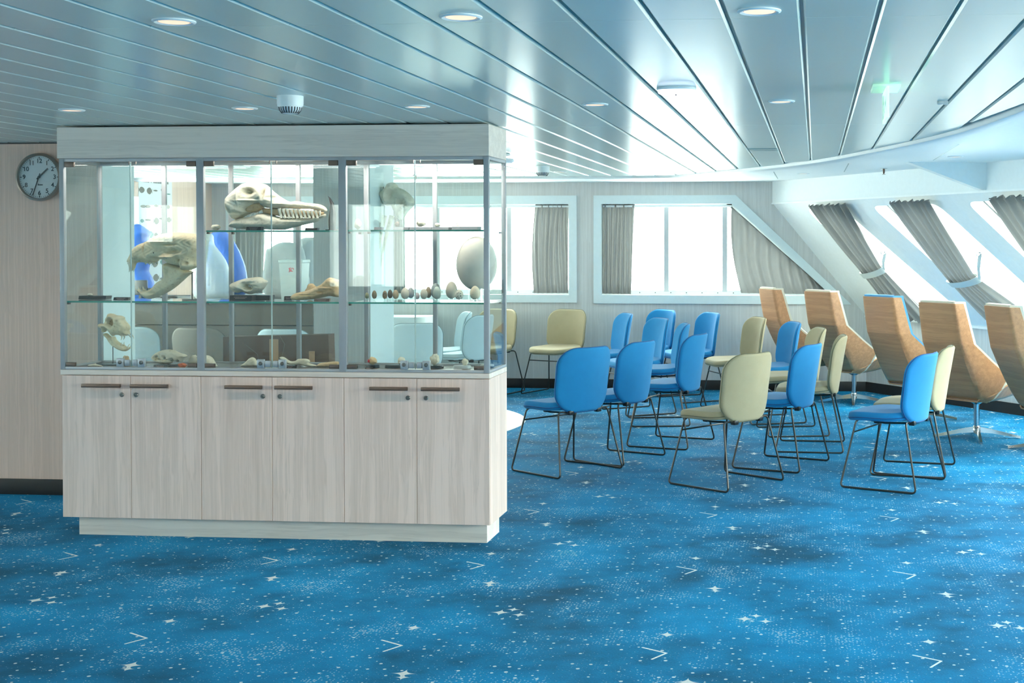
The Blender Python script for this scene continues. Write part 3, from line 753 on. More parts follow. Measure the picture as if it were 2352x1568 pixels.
for i, z in SHELF:
    a, b = bays[i] + (.02 if i else .012), bays[i + 1] - (.02 if i < 2 else .012)
    mb = MB(); mb.box(a, b, Y0 + .026, Y1 - .024, z - .008, z)
    s = mb.build('glass_shelf', 'cabglass', cab, 0)
    mb = MB(); mb.box(a, b, Y0 + .0245, Y0 + .026, z - .0082, z + .0002); mb.build('green_edge', 'glassedge', s, 0)
    for qx in (a + .004, b - .004):
        for qy in (Y0 + .04, Y1 - .04):
            mb = MB(); mb.box(qx - .006, qx + .006, qy - .008, qy + .008, z - .018, z - .008); mb.build('shelf_clip', 'dark', s, 0)

# ================================================================ EXHIBITS
def crop(pts, o, s, Y, base):
    """trace points in an enlarged view: o its corner, s its enlargement; returns x,z local to base"""
    out = []
    for x, y in pts:
        p = at(o[0] + x / s, o[1] + y / s, Y); out.append((p[0] - base[0], p[2] - base[2]))
    return out
def Z_of(z): return z
# ---- polar bear skull (gaping) on the middle shelf of the left case
YE = 6.58
C2 = ((290, 360), 4.611)
B = at(380, 688, YE); B[2] = 1.200
t = thing('bear_skull', 'large bear skull with wide open jaws on the left glass shelf', 'skull', tuple(B))
up_ = [(12, 1115), (20, 1080), (40, 1045), (70, 980), (130, 930), (220, 895), (300, 850), (370, 818), (450, 808), (520, 802), (640, 806), (740, 818), (800, 850), (815, 920), (790, 1010), (740, 1090), (742, 1150), (700, 1188), (640, 1205), (605, 1195), (600, 1150), (560, 1152), (480, 1135), (430, 1098), (370, 1086), (330, 1092), (318, 1112), (250, 1132), (180, 1118), (130, 1118), (98, 1136), (80, 1180), (52, 1212), (44, 1170), (36, 1125)]
px = crop(up_, *C2, YE, B)
def c2(x, y): return crop([(x, y)], *C2, YE, B)[0]
xn = px[0][0]; xt = max(p[0] for p in px); Lb = xt - xn
e1, e2, e3 = c2(355, 1015), c2(470, 960), c2(600, 1090)
mb = MB(); inflate(mb, spline(px, 4), lambda x, z: .030 + .050 * min(1, max(0, (x - xn) / Lb * 1.7)), .035, res=.003,
        dents=[(*c2(560, 1000), .040, .012, .034), (*e3, .02, .016, .040), (*c2(690, 1125), .012, .010, .04), (*c2(470, 1060), .045, .007, -.020), (*c2(230, 960), .004, .03, .012), (*c2(400, 900), .05, .004, -.010), (*c2(160, 1090), .03, .012, .014), (*c2(520, 930), .045, .004, .014)], rough=.0012)
mb.build('cranium', 'bone', t, 60)
d = MB(); d.lathe([(.0045, 0), (.004, -.004), (0, -.006)], (e1[0], -.062, e1[1]), 10, axis='y'); d.build('nerve_opening_shade', 'hole', t)  # solid dark nub paints the shade inside the nerve opening
lj = [(412, 1130), (480, 1132), (590, 1168), (650, 1200), (700, 1222), (650, 1262), (560, 1342), (500, 1392), (420, 1442), (300, 1495), (220, 1500), (165, 1452), (130, 1400), (180, 1408), (200, 1420), (280, 1390), (340, 1325), (408, 1282), (405, 1200)]
mb = MB(); inflate(mb, spline(crop(lj, *C2, YE, B), 4), .045, .02, res=.003, dents=[(*c2(470, 1220), .014, .028, .012), (*c2(300, 1440), .03, .01, .006)], rough=.001); mb.build('lower_jaw', 'bone', t, 60)
def fang(par, p0, p1, r, y=-.02, n=5, curve=.004):
    mb = MB(); P0 = np.array([p0[0], y, p0[1]]); P1 = np.array([p1[0], y, p1[1]]); d = P1 - P0; nn = np.array([-d[2], 0, d[0]]) / (np.linalg.norm(d) + 1e-9)
    pts = [P0 + d * k / n + nn * curve * math.sin(math.pi * k / n) for k in range(n + 1)]
    mb.tube(pts, [r * (1 - (k / n) ** 1.6) + .0004 for k in range(n + 1)], 8); return mb.build('tooth', 'tooth', par)
for y in (-.022, .022):
    fang(t, c2(58, 1120), c2(52, 1222), .0085, y); fang(t, c2(150, 1420), c2(122, 1385), .007, y); fang(t, c2(185, 1425), c2(152, 1372), .007, y)
    for xx in (230, 268, 305): fang(t, c2(xx, 1118), c2(xx, 1142), .007, y, curve=0)
for xx in (16, 26): fang(t, c2(xx + 8, 1095), c2(xx, 1140), .0045, -.008)
mb = MB(); mb.tube([(*c2(698, 1220)[:1], 0, c2(698, 1220)[1]), (*c2(698, 1500)[:1], 0, .004)], .0035, 8); mb.lathe([(.05, 0), (.05, .004), (0, .004)], (c2(698, 1500)[0], 0, 0), 24); mb.build('support_rod', 'black', t)
# ---- toothed whale skull on the top shelf of the middle case
C3 = ((440, 340), 2.903); YE = 6.60
B = at(640, 527, YE); B[2] = 1.558
t = thing('whale_skull', 'big grey toothed whale skull with long toothed snout on the top middle shelf', 'skull', tuple(B))
def c3(x, y): return crop([(x, y)], *C3, YE, B)[0]
up_ = [(248, 355), (255, 328), (300, 280), (355, 236), (400, 230), (470, 234), (505, 250), (540, 285), (600, 328), (655, 357), (700, 352), (760, 364), (850, 374), (892, 393), (904, 418), (880, 424), (800, 408), (700, 404), (600, 402), (520, 400), (470, 392), (430, 418), (380, 440), (345, 455), (300, 478), (268, 440), (252, 395)]
hole1 = [(378, 412), (400, 392), (436, 374), (466, 372), (470, 398), (440, 406), (404, 424)]
xs0, xs1 = c3(248, 0)[0], c3(904, 0)[0]
mb = MB(); inflate(mb, spline(crop(up_, *C3, YE, B), 4), lambda x, z: .115 * max(.28, 1 - (x - xs0) / (xs1 - xs0) * .95), .05, res=.0035,
       holes=[spline(crop(hole1, *C3, YE, B), 4)], dents=[(*c3(415, 295), .034, .022, .055), (*c3(600, 372), .06, .006, -.014), (*c3(355, 330), .005, .04, -.016), (*c3(505, 300), .008, .03, .03), (*c3(290, 380), .02, .03, -.012), (*c3(420, 352), .055, .006, -.024), (*c3(560, 330), .03, .010, .02), (*c3(480, 385), .02, .006, .02), (*c3(330, 430), .03, .008, .03)], rough=.0012)
mb.build('cranium', 'bonegrey', t, 60)
lj = [(272, 520), (290, 485), (330, 468), (400, 455), (480, 432), (540, 445), (600, 458), (700, 462), (800, 464), (880, 440), (897, 440), (890, 458), (860, 470), (835, 492), (750, 512), (660, 536), (600, 546), (450, 541), (300, 536)]
mb = MB(); inflate(mb, spline(crop(lj, *C3, YE, B), 4), lambda x, z: .095 * max(.3, 1 - (x - xs0) / (xs1 - xs0) * .9), .03, res=.0035, dents=[(*c3(420, 480), .05, .02, .014), (*c3(700, 490), .08, .006, -.005)], rough=.001); mb.build('lower_jaw', 'bonegrey', t, 60)
mb = MB(); inflate(mb, crop([(470, 400), (600, 402), (880, 424), (890, 440), (800, 466), (600, 458), (480, 434)], *C3, YE, B), .020, .012, res=.004); mb.build('mouth_core', 'bonetan', t, 60)
mb = MB(); inflate(mb, crop([(360, 430), (380, 380), (430, 360), (475, 365), (480, 405), (430, 430)], *C3, YE, B), .030, .012, res=.004); mb.build('orbit_wall', 'bonetan', t, 60)
for k in range(11):
    xx = 605 + k * 26; fang(t, c3(xx, 404 + k * 1.5), c3(xx + 5, 458), .0100 - k * .0003, -.040 + k * .0012, curve=.002)
    if k < 10: fang(t, c3(xx + 14, 468), c3(xx + 10, 418), .0088 - k * .0003, -.036 + k * .0012, curve=.002)
# ---- black horn behind it
B = at(757, 527, 6.70); B[2] = 1.558
t = thing('horn', 'black curved pointed horn standing behind the whale skull snout', 'horn', tuple(B))
mb = MB(); p = [at(x, y, 6.70) - B for x, y in ((762, 527), (762, 505), (763, 485), (762, 468), (757, 455), (753, 450))]; mb.tube(p, [.019, .020, .017, .011, .005, .001], 10); mb.build('horn_core', 'black', t)
mb = MB(); mb.lathe([(.035, 0), (.035, .005), (0, .005)], (at(762, 527, 6.7)[0] - B[0], 0, 0), 20); mb.build('base', 'black', t)
# ---- plaques and black plinths
def lettering(par, x0, x1, z, y, rows=2, h=.0025):
    mb = MB()
    for r in range(rows):
        x = x0 + (x1 - x0) * .1 * r
        while x < x1 - (x1 - x0) * .15 * r:
            w = rng.uniform(.002, .006); mb.box(x, min(x + w, x1), y - .0004, y, z - r * .006, z - r * .006 + h); x += w + .0015
    mb.build('print', 'labelink', par, 0)
def plaque(label, x0, x1, ybot, ytop, Y, zshelf, depth=.03, mat='black', letters=True, cat='label', name='label_block'):
    a = at(x0, ybot, Y); b = at(x1, ytop, Y); w = b[0] - a[0]; h = max(.008, (ybot - ytop) * Y / F_PX)
    t = thing(name, label, cat, ((a[0] + b[0]) / 2, Y, zshelf))
    mb = MB(); mb.prism([(-w / 2, 0, 0), (w / 2, 0, 0), (w / 2, .006, h), (-w / 2, .006, h)], (0, 0, 0), (0, depth, 0)); mb.build('block', mat, t, 0)
    if letters: lettering(t, -w * .3, w * .3, h * .62, .0015, 2 if h > .014 else 1)
    return t
plaque('small black label in front of the whale skull jaw', 565, 599, 528, 520, 6.47, 1.558)
plaque('black label at the right end of the top middle shelf', 700, 728, 528, 522, 6.62, 1.558)
plaque('flat black specimen block left of the bear skull', 180, 242, 686, 678, 6.60, 1.200, .06, letters=False, cat='specimen base', name='specimen_base')
plaque('slanted black label left of the bear skull on the shelf', 260, 294, 686, 679, 6.50, 1.200)
plaque('black plinth label under the small round skull on the middle shelf', 527, 577, 690, 677, 6.50, 1.200, .06)
plaque('second black plinth right of the one under the small round skull', 579, 619, 690, 678, 6.56, 1.200, .06, letters=False, cat='specimen base', name='specimen_base')
plaque('black label left of the long beaked skull tip', 652, 670, 689, 679, 6.56, 1.200)
plaque('brown label in front of the long beaked skull', 721, 756, 689, 682, 6.46, 1.200, .02, 'handle')
plaque('black label on the case floor before the leg bone', 655, 676, 851, 842, 6.47, .858)
plaque('black label on the case floor below the fox skull', 352, 382, 849, 842, 6.47, .858)
plaque('black label on the case floor left of the orange stained stone', 838, 852, 851, 846, 6.47, .858)
for lab, a, b, bt in [('leftmost black stone stand on the top right shelf', 859, 869, 521), ('grey block stand under the dark broken stone on the top right shelf', 903, 938, 521), ('wide grey block stand under the fan shaped fossil', 940, 990, 521), ('grey block stand under the small shell pieces', 991, 1030, 521), ('grey block stand under the two tiny figures', 1037, 1096, 520)]:
    plaque(lab, a, b, 528, bt, 6.62, 1.560, .08, 'grey', False, 'specimen base', 'specimen_base')
# ---- small rocks, shells, figures
def rock(name, label, cat, cx, ytop, ybot, w, Y, z, mat='bonewhite', seed=0, group=None, flat=1.0):
    c = at(cx, ybot, Y); s = Y / F_PX; h = (ybot - ytop) * s; W2 = w * s / 2; bm = bmesh.new(); bmesh.ops.create_icosphere(bm, subdivisions=3, radius=1.0)
    for v in bm.verts:
        n = 1 + .28 * mnoise.fractal(v.co * 1.6 + Vector((seed * 7.3, seed, 3)), 1.0, 2.0, 4)
        v.co = Vector((v.co.x * W2 * n, v.co.y * W2 * .75 * flat * n, h / 2 + v.co.z * h / 2 * n))
    mz = min(v.co.z for v in bm.verts)
    for v in bm.verts: v.co.z -= mz
    mb = MB(); mb.bm(bm); o = mb.build(name, mat, loc=(c[0], Y, z), smooth=40); return tag(o, label, cat, group)
SB = 1.560 + 9 * 6.62 / F_PX
rock('fossil', 'fan shaped grey fossil on the wide block of the top right shelf', 'fossil', 967, 504, 519, 22, 6.65, 1.576, 'bonegrey', 1)
rock('stone', 'dark broken stone on the top right shelf beside the fan fossil', 'stone', 912, 508, 520, 12, 6.65, 1.576, 'dark', 2)
rock('shell', 'small grey shell on the block right of the fan fossil', 'shell', 1005, 511, 520, 14, 6.65, 1.576, 'bonegrey', 3)
rock('pebble', 'round pale pebble on the left of the top right shelf', 'pebble', 822, 500, 524, 16, 6.62, 1.560, 'bonewhite', 4)
def figure(label, cx, ytop, w, Y, z):
    c = at(cx, ytop, Y); h = c[2] - z; s = w * Y / F_PX / 2; mb = MB()
    mb.lathe([(s, 0), (s * .9, h * .25), (s * .35, h * .5), (s * .25, h * .7), (s * .42, h * .78), (s * .3, h * .92), (0, h)], (0, 0, 0), 16)
    return tag(mb.build('figurine', 'bonegrey', loc=(c[0], Y, z)), label, 'figurine')
figure('larger of two tiny carved figures on the top right shelf', 1050, 511, 9, 6.65, 1.578); figure('smaller of two tiny carved figures on the top right shelf', 1065, 514, 6, 6.65, 1.578)
rock('bone_fragment', 'small pale bone fragment left of the whale skull on the top shelf', 'bone', 496, 515, 528, 20, 6.58, 1.558, 'bonewhite', 5)
rock('stone', 'small white stone on the flat black block left of the bear skull', 'stone', 207, 672, 678, 12, 6.63, 1.217, 'bonewhite', 6)
rock('shell', 'orange and white shell beside the fox skull on the case floor', 'shell', 419, 836, 847, 20, 6.50, .858, 'orange', 7)
rock('shell', 'cream shell half hidden behind the left case post', 'shell', 445, 819, 842, 20, 6.62, .858, 'bonewhite', 8)
# ---- open-jawed skull on a rod
C6 = ((200, 700), 8.4); YE = 6.62
B = at(259, 845, YE); B[2] = .858
t = thing('lion_skull', 'small bear skull with fangs raised on a thin black rod', 'skull', tuple(B))
def c6(x, y): return crop([(x, y)], *C6, YE, B)[0]
up_ = [(232, 400), (250, 360), (345, 350), (372, 265), (400, 220), (425, 168), (500, 170), (560, 200), (640, 205), (705, 240), (722, 300), (795, 385), (815, 450), (800, 500), (812, 560), (780, 590), (740, 580), (700, 590), (690, 610), (650, 590), (600, 580), (540, 582), (500, 600), (445, 525), (385, 475), (335, 530), (292, 500), (300, 462), (250, 440)]
eye = [(470, 300), (500, 275), (530, 320), (525, 380), (490, 398), (440, 370)]
mb = MB(); inflate(mb, spline(crop(up_, *C6, YE, B), 4), .036, .022, res=.0018, holes=[spline(crop(eye, *C6, YE, B), 4)], dents=[(*c6(400, 320), .008, .009, .012), (*c6(580, 320), .006, .014, -.008), (*c6(575, 490), .002, .002, .02), (*c6(350, 400), .014, .005, -.008), (*c6(690, 480), .008, .012, -.006)], rough=.0008); mb.build('cranium', 'bone', t, 60)
mb = MB(); inflate(mb, crop([(430, 270), (510, 260), (545, 330), (535, 400), (480, 410), (430, 370)], *C6, YE, B), .008, .006, res=.002); mb.build('orbit_wall', 'bonetan', t, 60)
lj = [(332, 575), (362, 542), (420, 585), (470, 620), (520, 605), (560, 680), (640, 742), (690, 775), (720, 782), (780, 822), (830, 805), (800, 860), (740, 895), (640, 872), (520, 802), (460, 742), (400, 650)]
mb = MB(); inflate(mb, spline(crop(lj, *C6, YE, B), 4), .026, .010, res=.0018, dents=[(*c6(500, 690), .008, .008, .006)], rough=.0006); mb.build('lower_jaw', 'bone', t, 60)
for y in (-.014, .014):
    fang(t, c6(690, 575), c6(675, 680), .0045, y); fang(t, c6(705, 800), c6(695, 715), .0038, y); fang(t, c6(815, 560), c6(880, 665), .004, y); fang(t, c6(815, 830), c6(862, 745), .0034, y)
    for xx in (735, 765, 790): fang(t, c6(xx, 570), c6(xx - 2, 602), .0028, y * .6, curve=0)
mb = MB(); xr = c6(498, 800)[0]; mb.tube([(xr, 0, c6(498, 770)[1]), (xr, 0, .004)], .0022, 8)
mb.lathe([(.055, 0), (.055, .004), (0, .006)], (xr, 0, 0), 28); mb.build('support_rod', 'black', t)
# ---- fox skull lying on a black base
YE = 6.60; B = at(389, 845, YE); B[2] = .858
t = thing('fox_skull', 'cream fox skull lying on a black base on the case floor', 'skull', tuple(B))
pts = [(1258, 1020), (1290, 960), (1380, 900), (1480, 870), (1580, 858), (1690, 880), (1800, 930), (1880, 950), (1920, 988), (1895, 1012), (1850, 1030), (1830, 1098), (1790, 1078), (1755, 1100), (1700, 1082), (1640, 1110), (1600, 1135), (1480, 1140), (1380, 1120), (1300, 1080)]
def c6b(x, y): return crop([(x, y)], *C6, YE, B)[0]
h1 = [(1340, 1000), (1385, 995), (1425, 1035), (1360, 1030)]; h2 = [(1510, 1010), (1530, 1000), (1540, 1030), (1515, 1045)]; h3 = [(1630, 1060), (1680, 1050), (1700, 1090), (1650, 1085)]
mb = MB(); inflate(mb, spline(crop(pts, *C6, YE, B), 4), .030, .016, res=.0016, holes=[crop(h, *C6, YE, B) for h in (h1, h2, h3)], dents=[(*c6b(1440, 950), .003, .012, .006), (*c6b(1590, 1030), .01, .003, -.006), (*c6b(1500, 1055), .02, .0015, .006)], rough=.0006); mb.build('cranium', 'bonewhite', t, 60)
mb = MB(); mb.lathe([(.062, 0), (.062, .006), (.058, .009), (0, .009)], (.002, 0, 0), 32); mb.build('base', 'black', t)
for k in range(6): fang(t, c6b(1370 + 28 * k, 1040), c6b(1372 + 28 * k, 1058), .0016, -.026, curve=0)
# ---- round skull behind the post
YE = 6.6; B = at(480, 842, YE); B[2] = .858
pts = [(455, 842), (456, 828), (463, 819), (473, 815), (484, 819), (491, 828), (496, 838), (500, 842)]
t = thing('seal_skull', 'rounded white skull right of the left case post on the case floor', 'skull', tuple(B))
mb = MB(); inflate(mb, spline([(at(x, y, YE) - B)[[0, 2]] for x, y in pts], 4), .03, .02, res=.002, rough=.0008); mb.build('cranium', 'bonewhite', t, 60)
mb = MB(); mb.lathe([(.03, 0), (.03, .004), (0, .004)], (-.01, 0, -.0), 20); mb.build('base', 'black', t)
# ---- rounded skull on the middle shelf
C7 = ((450, 520), 4.611); YE = 6.58; B = at(570, 690, YE); B[2] = 1.200
t = thing('seal_skull', 'compact grey seal skull resting on black plinths on the middle shelf', 'skull', tuple(B))
def c7(x, y): return crop([(x, y)], *C7, YE, B)[0]
pts = [(372, 612), (420, 585), (500, 556), (600, 540), (680, 535), (720, 562), (752, 578), (742, 612), (705, 668), (645, 702), (560, 716), (500, 692), (430, 702), (380, 662)]
mb = MB(); inflate(mb, spline(crop(pts, *C7, YE, B), 4), .05, .03, res=.0025, holes=[crop([(545, 610), (590, 625), (610, 650), (580, 652), (545, 630)], *C7, YE, B)],
    dents=[(*c7(480, 640), .012, .012, -.012), (*c7(620, 590), .02, .004, .01), (*c7(660, 630), .02, .003, .008), (*c7(440, 690), .012, .006, -.01)], rough=.0012); mb.build('cranium', 'bonegrey', t, 60)
for k in range(5): fang(t, c7(625 + 17 * k, 632 - 9 * k), c7(627 + 17 * k, 650 - 9 * k), .002, -.046, curve=0)
# ---- long beaked skull
YE = 6.55; B = at(725, 690, YE); B[2] = 1.200
t = thing('dolphin_skull', 'tan skull with a long narrow beak on the middle shelf', 'skull', tuple(B))
pts = [(1002, 748), (1040, 712), (1120, 692), (1200, 672), (1270, 640), (1330, 612), (1380, 565), (1420, 540), (1480, 556), (1530, 575), (1540, 640), (1535, 735), (1480, 745), (1420, 735), (1350, 750), (1250, 770), (1100, 780), (1020, 778)]
def c8(x, y): return crop([(x, y)], *C7, YE, B)[0]
x0_, x1_ = c8(1000, 0)[0], c8(1540, 0)[0]
mb = MB(); inflate(mb, spline(crop(pts, *C7, YE, B), 4), lambda x, z: .014 + .045 * max(0, (x - x0_) / (x1_ - x0_)) ** 1.3, .022, res=.0025, dents=[(*c8(1180, 725), .05, .0025, .006), (*c8(1340, 690), .022, .006, .014), (*c8(1400, 650), .03, .004, -.012)], rough=.001); mb.build('cranium', 'bonetan', t, 60)
rock('skull_cap', 'round ochre skull cap behind the long beaked skull', 'skull', 715, 642, 676, 30, 6.68, 1.200, 'bonetan', 9)
# ---- bones on the case floor of the middle case
def bone(label, pts, Y, mat='bonewhite', half=.014, o=C7, z=.858):
    P = np.array([at(o[0][0] + x / o[1], o[0][1] + y / o[1], Y) for x, y in pts]); B = np.array([P[:, 0].mean(), Y, P[:, 2].min()])
    mb = MB(); inflate(mb, spline([(p[0] - B[0], p[2] - B[2]) for p in P], 4), half, .012, res=.0022, rough=.0008)
    return tag(mb.build('bone', mat, loc=(B[0], Y, z), smooth=60), label, 'bone')
bone('stubby cream knuckle bone left of the middle case lock', [(470, 1515), (520, 1480), (560, 1440), (600, 1424), (630, 1440), (650, 1480), (662, 1515), (600, 1524), (520, 1522)], 6.58)
bone('long cream leg bone with knobbed ends on the case floor', [(885, 1420), (905, 1405), (940, 1412), (1000, 1450), (1050, 1450), (1090, 1428), (1180, 1428), (1210, 1455), (1200, 1470), (1270, 1492), (1285, 1510), (1200, 1512), (1100, 1490), (1000, 1490), (930, 1450)], 6.6)
bone('flat tan bone in the right corner of the middle case', [(1285, 1505), (1310, 1470), (1390, 1458), (1500, 1450), (1515, 1480), (1500, 1510), (1400, 1508)], 6.6, 'bonetan')
bone('thin pale bone at the left front of the left case floor', [(25, 1185), (140, 1165), (165, 1150), (185, 1170), (300, 1205), (300, 1222), (150, 1224), (30, 1215)], 6.5, 'bonewhite', .01, C6)
rock('crystal', 'pinkish mineral piece behind the left case lock', 'mineral', 290, 824, 846, 18, 6.62, .858, 'bonetan', 15)
# ---- eggs on the lower right shelf
def egg(name, label, cx, top, bot, w, mat, Y, lean=0.0):
    o, s = (780, 620), 5.88; c = at(o[0] + cx / s, o[1] + bot / s, Y); h = (bot - top) / s * Y / F_PX; r = w / s * Y / F_PX / 2
    zb = 1.200 + .010
    t = thing(name, label, 'egg', (c[0], Y, 1.200))
    prof = [(r * math.sin(a) * (1 - .14 * math.cos(a + math.pi)) if False else r * math.sin(a) * (1 + .12 * math.cos(a)), h / 2 - h / 2 * math.cos(a)) for a in np.linspace(0, math.pi, 22)]
    prof = [(max(p[0], 1e-4), p[1]) for p in prof]
    mb = MB(); mb.lathe(prof, (0, 0, .010), 26); mb.build('shell', mat, t)
    q = max(.009, r * .62); mb = MB(); mb.lathe([(q, 0), (q, .014), (q - .002, .014), (q - .002, 0)], (0, 0, 0), 20); mb.build('ring_stand', 'acrylic', t)
cols = {'g': srgb(150, 146, 112), 'dt': srgb(128, 110, 82), 'br': srgb(110, 84, 62), 'db': srgb(92, 80, 66), 'tan': srgb(186, 158, 128), 'cr': srgb(226, 210, 190), 'pl': srgb(204, 200, 198), 'pk': srgb(206, 182, 180), 'gr': srgb(170, 178, 176), 'gg': srgb(188, 194, 180)}
EM = {k: egg_mat('eggshell_' + k, v) for k, v in cols.items()}
EM['spk'] = egg_mat('eggshell_speckled', srgb(222, 214, 196), srgb(50, 44, 38), 160, .56); EM['brs'] = egg_mat('eggshell_brown_speckled', srgb(132, 106, 80), srgb(60, 44, 32), 180, .54); EM['spot'] = egg_mat('eggshell_spotted', srgb(232, 212, 184), srgb(170, 130, 96), 55, .68)
for lab, cx, top, bot, w, m, Y in [
    ('small greenish egg, leftmost in the row of eggs', 370, 285, 372, 56, 'g', 6.58), ('small dark tan egg, second from the left in the egg row', 470, 250, 368, 68, 'dt', 6.56),
    ('small brown speckled egg left of the darkest egg', 612, 250, 368, 66, 'brs', 6.54), ('darkest brown egg in the row of eggs', 683, 225, 348, 70, 'db', 6.62),
    ('smooth tan egg right of the darkest brown egg', 758, 235, 365, 82, 'tan', 6.55), ('plump cream egg left of the spotted grey one', 885, 203, 362, 112, 'cr', 6.55),
    ('pale grey egg tucked behind the plump cream egg', 962, 200, 350, 92, 'pl', 6.66), ('smallest pinkish egg before the middle of the shelf', 1045, 268, 362, 72, 'pk', 6.54),
    ('slim cream egg left of the large grey egg', 1140, 213, 362, 100, 'cr', 6.55), ('pale tan egg behind the slim cream egg', 1200, 185, 345, 84, 'tan', 6.68),
    ('large blue-grey egg standing behind a pale green one', 1300, 140, 350, 140, 'gr', 6.67), ('pale green-grey egg in front of the large blue-grey egg', 1315, 190, 368, 108, 'gg', 6.53),
    ('large pinkish cream egg left of the black speckled egg', 1512, 118, 358, 160, 'cr', 6.62), ('round white egg with heavy black speckles', 1615, 213, 356, 112, 'spk', 6.51),
    ('cream egg with faint tan spots at the right end of the row', 1830, 178, 366, 142, 'spot', 6.53)]:
    egg('bird_egg', lab, cx, top, bot, w, EM[m], Y)
# giant egg on an acrylic block
YE = 6.645; B = at(1097, 690, YE); B[2] = 1.200; c = at(1095, 605, YE); r = 47.5 * YE / F_PX; h = 63.5 * YE / F_PX
X1w = CX1 - .016; cxg = min(c[0], X1w - r - .002)
t = thing('giant_egg', 'huge cream egg towering over the small eggs at the right end', 'egg', (cxg, YE, 1.200))
mb = MB(); mb.lathe([(max(1e-4, r * math.sin(a) * (1 + .04 * math.cos(a))), c[2] - 1.2 - h * math.cos(a)) for a in np.linspace(0, math.pi, 40)], (0, 0, 0), 48)
mb.build('shell', egg_mat('eggshell_giant', srgb(226, 214, 200)), t)
zb = c[2] - 1.2 - h; mb = MB(); mb.lathe([(.045, 0), (.045, zb + .012), (.041, zb + .012), (.041, 0)], (0, 0, 0), 28); mb.build('acrylic_stand', 'acrylic', t)
# ---- stones on oval bases, right case floor
for i, (lab, cx, top, bot, w, bx, bw_, mat) in enumerate([
    ('stone with a red stained side on a dark oval base', 448, 1198, 1300, 118, 450, 190, 'bonetan'), ('tilted cream stone slab on a dark oval base', 835, 1185, 1300, 100, 735, 260, 'bonewhite'),
    ('tall curled cream fossil on a dark oval base', 1288, 1160, 1310, 130, 1310, 200, 'bonewhite'), ('small cream fossil on a bright oval base near the right post', 1695, 1222, 1312, 92, 1655, 250, 'bonewhite'),
    ('tiny grey fossil on an oval base in the right corner', 2060, 1228, 1310, 60, 2030, 190, 'bonegrey')]):
    Y = 6.58 if i < 4 else 6.66; o, s = (780, 620), 5.88; k = Y / F_PX / s
    c = at(o[0] + cx / s, o[1] + bot / s, Y); b = at(o[0] + bx / s, 850, Y)
    if i == 4: c[0] -= .02; b[0] = c[0] - .005
    lim = CX1 - .03 - bw_ * k / 2; b[0] = min(b[0], lim)
    ba = MB(); q = bw_ * k / 2; ang = np.linspace(0, 2 * np.pi, 36, endpoint=False)
    ba.loft([[(q * f * math.cos(a), q * .55 * f * math.sin(a), z) for a in ang] for f, z in ((1, 0), (1, .010), (.94, .016))])
    tag(ba.build('oval_plinth', 'black' if i < 3 else 'lightgrey', loc=(b[0], Y, .858)), lab.split(' on ')[0].replace('stone with a red stained side', 'dark oval base under the red stained stone').replace('tilted cream stone slab', 'dark oval base under the tilted cream slab').replace('tall curled cream fossil', 'dark oval base under the tall curled fossil').replace('small cream fossil', 'pale oval base under the small cream fossil').replace('tiny grey fossil', 'pale oval base under the tiny grey corner fossil'), 'specimen base')
    r = rock('fossil', lab, 'fossil', 0, top / s, bot / s, w / s, Y, .874, mat, 20 + i); r.location.x = c[0]
    if i == 0:
        q = MB(); q.lathe([(.0001, .004), (.008, 0), (.008, -.004), (.0001, -.005)], (-.016, -.012, .02), 12, axis='x'); q.build('red_stain', 'red', r)
# ================================================================ CHAIRS
ZB = .82
def seat_map(a, b, c):      # a across, b fore-aft, c thickness
    z = .440 + c - .030 * max(0, (b - .06) / .2) ** 2 + .018 * max(0, (-b - .06) / .16) ** 2 - .010 * (1 - (a / .24) ** 2) * (1 - min(1, abs(b) / .22) ** 2)
    k = max(0, (-b - .02) / .2)
    return (a * (1 - .17 * k ** 1.5), b + .040, z)
def back_map(a, b, c):      # b height from -.5h .. .5h
    v = (b + .205) / .41; y = -.180 - .050 * v - .02 * v * v + .055 * (a / .22) ** 2 * (1 + .25 * v) + c
    return (a * (1 - .03 * (1 - v)), y, .402 + .418 * v)
def make_chair(mat, pipe):
    t = thing('stacking_chair', 'prototype', 'chair', (0, 0, 0), 0, 'upholstered sled base chairs')
    so = rrect(.46, .42, .13, .10, 6, 6)
    mb = MB(); pad(mb, so, .052, seat_map, .004, 0, edge=.012); s = mb.build('seat', mat, t, 60)
    mb = MB(); mb.tube([seat_map(a * 1.003, b * 1.003, -.008) for a, b in so], .0028, 6, closed=True); mb.build('piping', pipe, s)
    bo = rrect(.455, .41, .11, .13, 7, 6)
    mb = MB(); pad(mb, bo, .034, back_map, .004, .003, edge=.010); b = mb.build('backrest', mat, t, 60)
    mb = MB(); mb.tube([back_map(a * 1.004, b_ * 1.004, -.004) for a, b_ in bo], .0030, 6, closed=True); mb.build('piping', pipe, b)
    for sx in (-1, 1):
        pts = fillet([(sx * .10, .13, .408), (sx * .205, .165, .412), (sx * .272, .243, .0065), (sx * .272, -.243, .0065), (sx * .212, -.155, .412), (sx * .10, -.15, .402)], .03, 5)
        mb = MB(); mb.tube(pts, .0062, 8); mb.build('sled_leg', 'rod', t)
    mb = MB(); mb.tube([(-.218, .181, .335), (.218, .181, .335)], .0052, 8); mb.build('cross_bar', 'rod', t)
    mb = MB(); mb.tube([(-.11, .13, .408), (.11, .13, .408)], .006, 8); mb.tube([(-.11, -.15, .402), (.11, -.15, .402)], .006, 8)
    mb.tube([(-.13, -.15, .402), (-.15, 0, .396), (-.13, .13, .408)], .006, 8); mb.tube([(.13, -.15, .402), (.15, 0, .396), (.13, .13, .408)], .006, 8); mb.build('underframe', 'rod', t)
    for sx in (-1, 1):
        for yy in (-.165, .06): mb = MB(); mb.box(sx * .12 - .02, sx * .12 + .02, yy - .018, yy + .018, .388, .416, 0, .005); mb.build('mount_pad', 'black', t)
    return t
protos = {}
